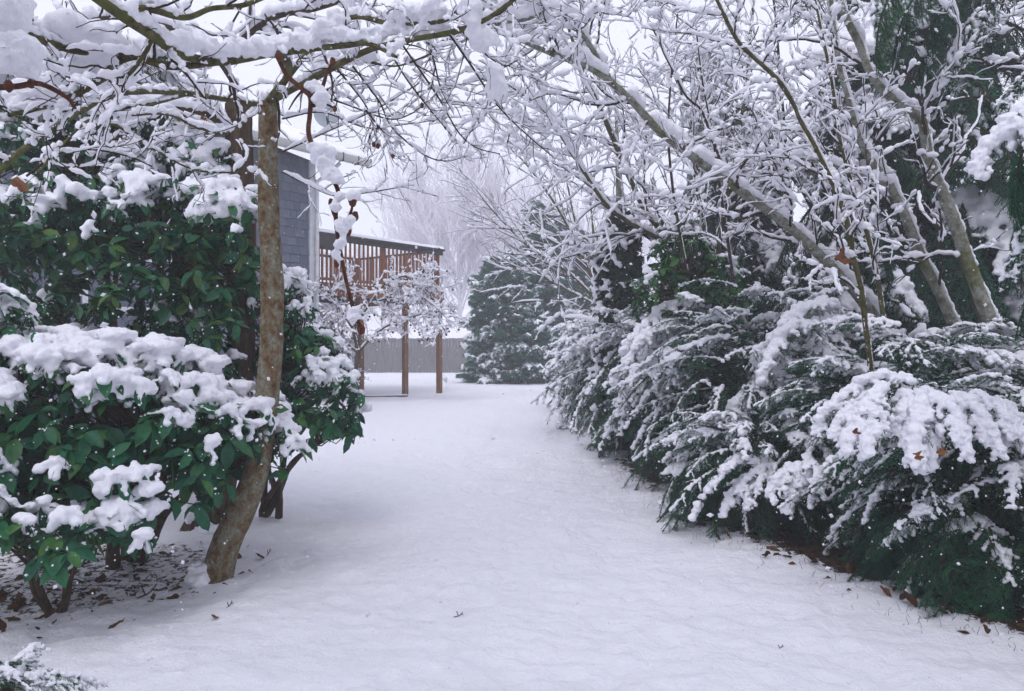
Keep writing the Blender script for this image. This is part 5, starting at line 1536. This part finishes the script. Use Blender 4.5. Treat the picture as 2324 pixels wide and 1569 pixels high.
# ---- second, thicker trunk behind
S2 = Bare("old_tree", "thick brown trunk behind the slim alder, plastered with snow", "tree", (W(475, 1200, 6.1)[0], 6.1, 0))
S2.limb("trunk", [(*W(462, 1215, 6.1)[:2], -0.1), W(470, 1190, 6.1), W(490, 1110, 6.1), W(520, 1000, 6.1), W(540, 880, 6.1), W(547, 760, 6.1), W(548, 620, 6.1), W(546, 450, 6.1), W(543, 300, 6.1), W(541, 225, 6.1)], [0.22, 0.18, 0.145, 0.125, 0.115, 0.112, 0.11, 0.108, 0.105, 0.10], M_BARK2, 80, 14, 0.14, cap=True)
heap(S2.t, [(W(432, 1190, 5.95), W(450, 1120, 5.95), 16), (W(450, 1130, 5.93), W(480, 1080, 5.95), 12), (W(440, 1210, 5.9), W(500, 1215, 5.88), 16)], 0.045, 31)
sp = [S2.limb("limb", WP(p), np.linspace(0.03, 0.012, len(p)), M_BARK2, 30, 7, 0.15, 0.04, 0.8) for p in
      ([(540, 200, 6.1), (480, 120, 6.0), (380, 60, 5.9), (250, 40, 5.8), (100, 60, 5.7)], [(538, 100, 6.1), (620, 40, 6.0), (720, 20, 5.9), (840, -20, 5.8)], [(545, 330, 6.1), (470, 260, 5.9), (350, 240, 5.8), (200, 200, 5.7)])]
P1, R1 = same(sp, 24)
B1, BR1 = grow(P1, R1, 14, 0.05, 1, 0.9, (30, 70), 14, ra, 0.13, 0.0, 0.4, 0.004); S2.twigs(B1, BR1, M_TWIG, 4, 0.024, 0.65, 6, ra, clots=4)
B2, BR2 = grow(B1, BR1, 5, 0.15, 1, 0.4, (30, 65), 9, ra, 0.16, 0.0, 0.6, 0.003); S2.twigs(B2, BR2, M_TWIG, 3, 0.016, 0.6, 5, ra, fine=1, clots=2)
S2.done()

# ================================================================== right thicket: leaning pale trunks and saplings
rt = np.random.default_rng(202)
def thicket(name, label, trunks, cfg, seed, base, group=None, cat_="tree"):
    r = np.random.default_rng(seed)
    T = Bare(name, label, cat_, base, group)
    prs = [T.limb("trunk", WP(p), np.linspace(a, b, len(p)), m, 60, 10, 0.26, s, 0.72, rng=r, lump=0.6, power=1.3, wide=0.9) for p, a, b, m, s in trunks]
    P, R = same(prs, 40)
    for (per, t0, t1, L, ang, n, wob, grav, ratio, rmin, bias, mat, snow, cover, sides) in cfg:
        P, R = grow(P, R, per, t0, t1, L, ang, n, r, wob, grav, ratio, rmin, bias)
        lv = 2 if n >= 20 else (1 if n > 10 else 0)
        T.twigs(P, R, mat, sides, snow * (0.8 if lv else 0.6), cover, 6 if lv == 2 else (5 if lv else 4), r, fine=2 if lv == 2 else 1, clots=(5, 3, 1)[2 - lv])
    return T.done()
CF = lambda a, b, c, s=1.0, rm=0.0038: [
    (a, 0.12, 1.0, 1.25 * s, (30, 75), 22, 0.11, 0.01, 0.40, 0.0065, (-0.1, -0.05, 0.15), M_TWIG, 0.024, 0.58, 4),
    (b, 0.12, 1.0, 0.55 * s, (30, 70), 13, 0.15, 0.0, 0.55, rm, (0, 0, 0.05), M_TWIG, 0.021, 0.60, 3),
    (c, 0.15, 1.0, 0.26 * s, (30, 70), 8, 0.18, 0.0, 0.6, rm * 0.8, (0, 0, 0), M_TWIG, 0.017, 0.62, 3)]
thicket("birch_tree", "long pale mossy trunk leaning left across the thicket", [
    ([(2030, 800, 7.7), (1985, 720, 7.6), (1920, 640, 7.4), (1840, 560, 7.2), (1760, 490, 7.0), (1640, 405, 6.8), (1500, 300, 6.5), (1420, 215, 6.3), (1340, 155, 6.1), (1260, 125, 5.8), (1190, 95, 5.5), (1130, 60, 5.2), (1080, 0, 5.0)], 0.060, 0.008, M_BIRCH, 0.06),
    ([(1390, 190, 6.3), (1330, 90, 6.0), (1270, 28, 5.6), (1180, 45, 5.3), (1110, 55, 5.1)], 0.022, 0.012, M_BIRCH, 0.05)],
    CF(19, 5, 2), 1, (WX(2030, 7.7), 7.7, 0), "pale leaning trunks")
thicket("birch_tree", "pale trunk curving left in front of the dark fir", [
    ([(2190, 800, 7.2), (2135, 671, 7.2), (2087, 575, 7.2), (2054, 489, 7.1), (2020, 422, 7.1), (1977, 364, 7.0), (1948, 311, 7.0), (1929, 240, 6.9), (1900, 120, 6.9), (1880, -60, 6.8)], 0.054, 0.018, M_BIRCH, 0.055),
    ([(2020, 422, 7.1), (1960, 400, 6.9), (1880, 372, 6.8), (1780, 355, 6.6), (1690, 345, 6.5)], 0.024, 0.012, M_BIRCH, 0.045)],
    CF(9, 5, 2), 2, (WX(2190, 7.2), 7.2, 0), "pale leaning trunks")
thicket("birch_tree", "rightmost pale speckled trunk rising behind the snowy fir bough", [
    ([(2300, 840, 6.6), (2241, 709, 6.6), (2197, 594, 6.6), (2164, 498, 6.6), (2140, 441, 6.6), (2116, 383, 6.6), (2102, 326, 6.6), (2092, 273, 6.6), (2044, 240, 6.55), (2001, 201, 6.5), (1972, 158, 6.5), (1950, 100, 6.5), (1925, 50, 6.4), (1895, -30, 6.4)], 0.062, 0.024, M_BIRCH, 0.05),
    ([(2092, 273, 6.6), (2130, 200, 6.4), (2200, 120, 6.2), (2290, 40, 6.0)], 0.016, 0.007, M_TWIG, 0.05)],
    CF(8, 4, 2), 3, (WX(2300, 6.6), 6.6, 0), "pale leaning trunks")
thicket("sapling", "yellow-green sapling with a brown leaf rising from the yew", [
    ([(1978, 860, 5.6), (1972, 800, 5.6), (1963, 727, 5.6), (1953, 647, 5.6), (1934, 575, 5.6), (1929, 527, 5.6), (1905, 451, 5.6), (1852, 336, 5.6), (1819, 278, 5.6), (1800, 235, 5.6), (1761, 177, 5.5), (1699, 120, 5.5), (1670, 86, 5.4), (1627, 0, 5.4), (1600, -60, 5.3)], 0.023, 0.013, M_GTWIG, 0.02)],
    CF(15, 4, 2, 0.8), 4, (WX(1978, 5.6), 5.6, 0), "thin saplings in the thicket", "sapling")
thicket("sapling", "thin dark sapling beside the yellow-green one", [
    ([(2010, 760, 6.3), (1990, 620, 6.3), (1967, 527, 6.3), (1929, 407, 6.2), (1905, 307, 6.2), (1896, 240, 6.2), (1881, 150, 6.1), (1850, 0, 6.1)], 0.02, 0.010, M_GTWIG, 0.02)],
    CF(12, 4, 2, 0.8), 5, (WX(2010, 6.3), 6.3, 0), "thin saplings in the thicket", "sapling")
thicket("sapling", "upright thin saplings clustered in the middle of the thicket", [
    ([(1665, 640, 8.0), (1632, 412, 7.9), (1618, 307, 7.8), (1594, 182, 7.8), (1579, 60, 7.7)], 0.017, 0.007, M_TWIG, 0.02),
    ([(1560, 620, 8.4), (1530, 450, 8.4), (1517, 316, 8.3), (1522, 192, 8.3), (1541, 0, 8.2)], 0.017, 0.007, M_TWIG, 0.02),
    ([(1800, 560, 7.4), (1785, 350, 7.4), (1771, 177, 7.3), (1761, 48, 7.3), (1750, -40, 7.2)], 0.016, 0.008, M_TWIG, 0.02)],
    CF(8, 5, 2, 0.9), 6, (WX(1665, 8.0), 8.0, 0), "thin saplings in the thicket", "sapling")
thicket("thicket_tree", "tangled snow-covered bare tree arching over the path, centre right", [
    ([(1600, 720, 10.5), (1530, 560, 10.3), (1460, 470, 10.1), (1378, 283, 9.8), (1320, 150, 9.6), (1270, 0, 9.4)], 0.055, 0.015, M_GTWIG, 0.04),
    ([(1530, 560, 10.3), (1420, 500, 10.0), (1368, 455, 9.8), (1306, 360, 9.6), (1230, 250, 9.4), (1150, 190, 9.2)], 0.035, 0.010, M_GTWIG, 0.04),
    ([(1610, 700, 10.6), (1640, 500, 10.6), (1680, 300, 10.5), (1700, 100, 10.5), (1720, -80, 10.4)], 0.05, 0.015, M_GTWIG, 0.04),
    ([(1600, 650, 10.5), (1590, 450, 10.4), (1560, 250, 10.2), (1480, 60, 10.0)], 0.04, 0.012, M_GTWIG, 0.04)],
    [(15, 0.12, 1.0, 1.7, (30, 75), 22, 0.11, 0.0, 0.4, 0.006, (-0.15, -0.1, 0.1), M_TWIG, 0.034, 0.66, 4),
     (7, 0.1, 1.0, 0.75, (30, 70), 13, 0.14, 0.0, 0.55, 0.004, (0, 0, 0.05), M_TWIG, 0.032, 0.7, 3),
     (2, 0.15, 1.0, 0.34, (30, 70), 8, 0.18, 0.0, 0.6, 0.003, (0, 0, 0), M_TWIG, 0.022, 0.66, 3)], 7, (WX(1600, 10.5), 10.5, 0.1))
# splaying bare shrub tree beyond the ivy column
thicket("splayed_tree", "bare many-stemmed tree fanning left from behind the ivy column", [
    ([(1385, 800, 19), (1362, 690, 19), (1330, 600, 18.9), (1270, 480, 18.7), (1200, 380, 18.5), (1150, 330, 18.4)], 0.06, 0.012, M_GTWIG, 0.03),
    ([(1362, 690, 19), (1290, 620, 18.8), (1200, 560, 18.5), (1120, 480, 18.2), (1080, 430, 18.0)], 0.04, 0.010, M_GTWIG, 0.035),
    ([(1362, 690, 19), (1320, 560, 19.2), (1290, 430, 19.3), (1270, 300, 19.4)], 0.045, 0.012, M_GTWIG, 0.03),
    ([(1370, 700, 19), (1350, 560, 19.4), (1340, 420, 19.6), (1350, 280, 19.8)], 0.045, 0.012, M_GTWIG, 0.03),
    ([(1330, 600, 18.9), (1240, 540, 18.6), (1150, 520, 18.3), (1090, 520, 18.0)], 0.03, 0.008, M_GTWIG, 0.035),
    ([(1366, 700, 19), (1290, 660, 18.7), (1210, 620, 18.4), (1150, 610, 18.2)], 0.03, 0.008, M_GTWIG, 0.035)],
    [(11, 0.2, 1.0, 2.0, (15, 45), 16, 0.06, 0.01, 0.45, 0.008, (-0.2, 0, 0.1), M_TWIG, 0.030, 0.7, 4),
     (4, 0.15, 1.0, 0.8, (20, 50), 9, 0.09, 0.0, 0.55, 0.006, (0, 0, 0.05), M_TWIG, 0.026, 0.7, 3)], 8, (WX(1385, 19), 19, 0.2))

# ================================================================== crab apple in front of the deck
rk = np.random.default_rng(303)
CA = Bare("crab_apple_tree", "spreading crab apple with dark berries and snow before the deck", "tree", (WX(815, 17.2), 17.2, gz(WX(815, 17.2), 17.2)))
prs = [CA.limb("trunk", WP(p), np.linspace(a, b, len(p)), M_BARK2, 30, 8, 0.15, 0.032, 0.7, rng=rk) for p, a, b in (
    ([(806, 912, 17.2), (803, 860, 17.2), (812, 800, 17.2), (800, 740, 17.2)], 0.06, 0.05),
    ([(800, 745, 17.2), (840, 690, 17.2), (880, 640, 17.1), (930, 625, 17.0), (965, 622, 16.9), (995, 605, 16.8)], 0.030, 0.010),
    ([(800, 745, 17.2), (770, 700, 17.2), (745, 675, 17.1), (760, 655, 17.0), (800, 640, 17.0)], 0.03, 0.012),
    ([(812, 800, 17.2), (870, 745, 17.1), (950, 715, 17.0), (985, 718, 16.9), (1010, 750, 16.8)], 0.026, 0.010),
    ([(840, 690, 17.2), (900, 670, 17.3), (950, 655, 17.3), (1000, 650, 17.3)], 0.026, 0.010),
    ([(812, 800, 17.2), (760, 760, 17.0), (720, 740, 16.9), (690, 750, 16.8)], 0.03, 0.012),
    ([(880, 640, 17.1), (930, 660, 17.0), (980, 690, 16.9), (1020, 730, 16.9)], 0.02, 0.008))]
P1, R1 = same(prs[1:], 30)
B1, BR1 = grow(P1, R1, 16, 0.05, 1.0, 0.85, (35, 85), 12, rk, 0.14, -0.035, 0.4, 0.008); CA.twigs(B1, BR1, M_TWIG, 4, 0.026, 0.65, 6, rk, clots=4)
B2, BR2 = grow(B1, BR1, 5, 0.1, 1.0, 0.42, (35, 80), 7, rk, 0.18, -0.03, 0.6, 0.006); CA.twigs(B2, BR2, M_TWIG, 3, 0.022, 0.6, 5, rk, fine=1, clots=3)
B3, BR3 = grow(B2, BR2, 2, 0.2, 1.0, 0.2, (35, 80), 6, rk, 0.18, -0.05, 0.6, 0.005); CA.twigs(B3, BR3, M_TWIG, 3, 0.016, 0.4, 4, rk, fine=1)
bp = B3[::6, -1] + np.array([0, 0, -0.03]); q = len(bp)
V, F = stamp(ICO0[0], ICO0[1], np.tile([0.028, 0, 0], (q, 1)), np.tile([0, 0.028, 0], (q, 1)), np.tile([0, 0, 0.028], (q, 1)), bp)
obj("berries", mesh_from("berries", V, None, F, [M_BERRY]), CA.t, kind="stuff")
CA.done()
# brown leafless shrub under the deck's near end
BS = Bare("brown_shrub", "brown tangled shrub under the near end of the deck", "shrub", (WX(745, 17.6), 17.6, 0.2))
b_ = np.array([WX(745, 17.6), 17.6, 0.15]); prs = []
for k in range(16):
    tp = b_ + np.array([rk.normal() * 0.45, rk.normal() * 0.35, 1.3 + rk.random() * 0.9]); md = (b_ + tp) / 2 + rk.normal(size=3) * 0.12
    prs.append(BS.limb("stem", [b_ + rk.normal(size=3) * np.array([0.15, 0.15, 0]), md, tp], [0.018, 0.012, 0.006], M_RED, 16, 5, 0.1))
P1, R1 = same(prs, 16)
B1, BR1 = grow(P1, R1, 16, 0.1, 1, 0.7, (30, 80), 9, rk, 0.16, 0, 0.5, 0.006); BS.twigs(B1, BR1, M_RED, 3, 0.03, 0.5, 5, rk)
B2, BR2 = grow(B1, BR1, 4, 0.1, 1, 0.25, (30, 80), 6, rk, 0.16, 0, 0.6, 0.005); BS.twigs(B2, BR2, M_RED, 3, 0.022, 0.45, 5, rk)
BS.done()

# ================================================================== small things
rs = np.random.default_rng(404)
def leaf_mesh_curled(seed, mat):
    r = np.random.default_rng(seed); V, Q = leaf_shape(0.5, 0.25 - 0.5 * r.random(), 0.6 * r.random(), 6)
    V = V + (fbm(V * 5 + seed, 2, 4)[:, None] - 0.5) * np.array([0.05, 0.12, 0.35])
    return mesh_from("fallen_leaf", V, Q, None, [mat])
FL = [leaf_mesh_curled(k, M_DEAD) for k in range(6)]
k = 0
while k < 230:
    x = -2.85 + rs.normal() * 0.55; y = 4.7 + rs.normal() * 0.48
    if k > 215: x, y = -2.0 + rs.normal() * 0.25, 4.5 + rs.normal() * 0.4
    if y < 3.7 or x > -1.5: continue
    z = gz(x, y)
    o = bpy.data.objects.new("fallen_leaf", FL[rs.integers(6)]); COL.objects.link(o)
    s = 0.03 + 0.075 * rs.random() ** 1.5; o.scale = (s, s * (0.7 + 0.7 * rs.random()), s); o.location = (x, y, z + 0.001 + 0.006 * rs.random())
    o.rotation_euler = (rs.normal() * 0.5, rs.normal() * 0.4, rs.random() * 6.3)
    tag(o, "brown fallen leaf on thin snow under the left rhododendron", "leaf", "leaves fallen under the left rhododendron"); k += 1
k = 0
while k < 120:
    y = 3.0 + rs.random() * 3.4; x = float(hedge_edge(y)) + 0.05 + abs(rs.normal()) * 0.5
    z = gz(x, y)
    o = bpy.data.objects.new("fallen_leaf", FL[rs.integers(6)]); COL.objects.link(o)
    s = 0.05 + 0.07 * rs.random(); o.scale = (s, s, s); o.location = (x, y, z + 0.008)
    o.rotation_euler = (rs.normal() * 0.6, rs.normal() * 0.5, rs.random() * 6.3)
    tag(o, "brown fallen leaf on bare litter below the right yew hedge", "leaf", "leaves fallen below the right hedge"); k += 1
def maple_leaf(name, label, px, py, Y, s, rot, seed, mat=M_ORANGE):
    r = np.random.default_rng(seed); n = 28
    V = [(0, 0, 0.04)]
    for i in range(n):
        a = i / n * 2 * math.pi
        rr = 0.5 * (0.60 + 0.26 * math.cos(5 * a / 2) ** 2 + 0.14 * r.random()) * (0.72 + 0.28 * abs(math.cos(a)))
        V.append((rr * math.cos(a), rr * math.sin(a) * 0.8, 0.20 * math.cos(2 * a + seed) + 0.10 * math.sin(3 * a + seed) + 0.05 * r.normal()))
    T = [(0, i + 1, (i + 1) % n + 1) for i in range(n)]
    me = mesh_from(name, np.array(V) * s, None, T, [mat])
    o = obj(name, me); o.location = W(px, py, Y); o.rotation_euler = rot
    return tag(o, label, "leaf", "orange dead leaves caught in the shrubs")
maple_leaf("dead_leaf", "large orange-brown leaf hanging on the yellow-green sapling", 1915, 585, 5.5, 0.16, (1.3, 0.5, 0.2), 1)
maple_leaf("dead_leaf", "orange leaf tucked under the snow cap of the nearest yew", 1945, 980, 3.7, 0.055, (1.2, 0.2, 0.5), 2)
maple_leaf("dead_leaf", "orange leaf below the snow cap, right of the other", 2140, 1025, 3.65, 0.065, (1.0, -0.3, 0.2), 3)
maple_leaf("dead_leaf", "tan leaf under a snow lump on the nearest yew", 2085, 1035, 3.65, 0.08, (1.2, 0.3, 1.2), 4)
maple_leaf("dead_leaf", "rust-coloured leaf clinging low on the ivy column", 1432, 660, 13.6, 0.30, (1.3, 0.2, 0.3), 5, M_DEAD)
maple_leaf("dead_leaf", "orange leaf in the laurel at the left edge", 48, 420, 4.6, 0.13, (1.3, 0.6, 0.2), 6)
maple_leaf("dead_leaf", "small orange leaf in the laurel near the trunks", 463, 268, 5.3, 0.06, (1.3, 0.2, 0.4), 7)
def ground_twig(label, x, y, s, seed, rotz):
    r = np.random.default_rng(seed); z = gz(x, y)
    t = thing("fallen_twig", label, "twig", (x, y, z), rotz, "twigs poking from the snow")
    for pts in ([(-0.5, 0, 0.0), (0, 0.05, 0.1), (0.3, 0, 0.3), (0.5, 0.05, 0.55)], [(0, 0.05, 0.1), (-0.1, 0.1, 0.4), (-0.2, 0.05, 0.6)], [(0.3, 0, 0.3), (0.55, -0.05, 0.3)]):
        P, R = resample(np.array(pts) * s, np.full(len(pts), 0.028 * s + 0.001), 10); V, Q = tubes(P, R, 5)
        lpart("stick", mesh_from("stick", V, Q, None, [M_TWIG]), t)
def GP(px, py):
    Y = CAM_H * FPX / (py - 784.5); return (px - 1162) / FPX * Y, Y
for i, (px, py, s, lb) in enumerate(((1040, 1395, 0.05, "tiny twig standing in the open snow, centre foreground"), (1770, 1472, 0.035, "tiny forked twig on the snow, right foreground"),
        (330, 1350, 0.12, "forked twig poking from thin snow left of the alder foot"), (600, 1150, 0.10, "thin twig standing just right of the alder trunk"), (520, 1385, 0.05, "short twig in the snow below the alder foot"),
        (610, 1260, 0.06, "small twig in the snow right of the alder foot"))):
    x, y = GP(px, py); ground_twig(lb, x, y, s, i, 0.3 * i)
# low weeds and stems where hedge litter meets the snow
K = 420
y = 3.0 + rs.random(K) * 6.0; x = hedge_edge(y) + rs.normal(size=K) * 0.14 + 0.16
z = ground_z(x, y); p = np.stack([x, y, z - 0.01], 1)
d = nrm(np.stack([rs.normal(size=K) * 0.5, rs.normal(size=K) * 0.5, np.ones(K)], 1)); L = (0.02 + 0.06 * rs.random(K))[:, None, None]
u = np.linspace(0, 1, 4)[None, :, None]; Pw = p[:, None] + d[:, None] * u * L + rs.normal(size=(K, 4, 3)) * 0.004
V, Q = tubes(Pw, np.broadcast_to(np.linspace(0.0016, 0.0008, 4), (K, 4)), 3)
o = obj("weed_stems", mesh_from("weed_stems", V, Q, None, [M_TWIG]), kind="stuff"); tag(o, "thin weed stems along the edge of the right hedge", "weeds")

# ================================================================== falling snow and the snowy air
K = 14000
Yf = 0.9 + 13 * rs.random(K) ** 0.8
xf = (rs.random(K) * 2 - 1) * (0.8 * Yf + 0.6); zf_ = CAM_H + (rs.random(K) * 2 - 1) * (0.55 * Yf + 0.3)
pos = np.stack([xf, Yf, zf_], 1); pos = pos[zf_ > 0.05]; K = len(pos)
X, Yb, Zb = rand_basis(K, rs); s = (0.0017 + 0.0040 * rs.random((K, 1)) ** 1.5)
OCT = (np.array([(1, 0, 0), (-1, 0, 0), (0, 1, 0), (0, -1, 0), (0, 0, 1.0), (0, 0, -1)]), np.array([(0, 2, 4), (2, 1, 4), (1, 3, 4), (3, 0, 4), (2, 0, 5), (1, 2, 5), (3, 1, 5), (0, 3, 5)]))
V, F = stamp(OCT[0], OCT[1], X * s, Yb * s * 0.8, Zb * s * 1.3, pos)
o = obj("falling_snow", mesh_from("falling_snow", V, None, F, [M_SNOW]), kind="stuff"); tag(o, "snowflakes falling through the air", "snow")

def build_haze():
    m = bpy.data.materials.new("snowy_air"); m.use_nodes = True; nt = m.node_tree
    for n in list(nt.nodes): nt.nodes.remove(n)
    out = nt.nodes.new("ShaderNodeOutputMaterial"); v = nt.nodes.new("ShaderNodeVolumePrincipled")
    v.inputs["Color"].default_value = (0.93, 0.93, 0.97, 1); v.inputs["Density"].default_value = HAZE_DENSITY; v.inputs["Anisotropy"].default_value = 0.2
    nt.links.new(v.outputs[0], out.inputs["Volume"])
    b = Buf().box((-140, -8, -1.2), (140, 118, 17.5))
    o = obj("haze", b.mesh("haze", [m], False), kind="stuff")
    o["label"] = "pale snowy air"
HAZE_DENSITY = 0.0065
build_haze()

bpy.data.scenes.remove(TMP)
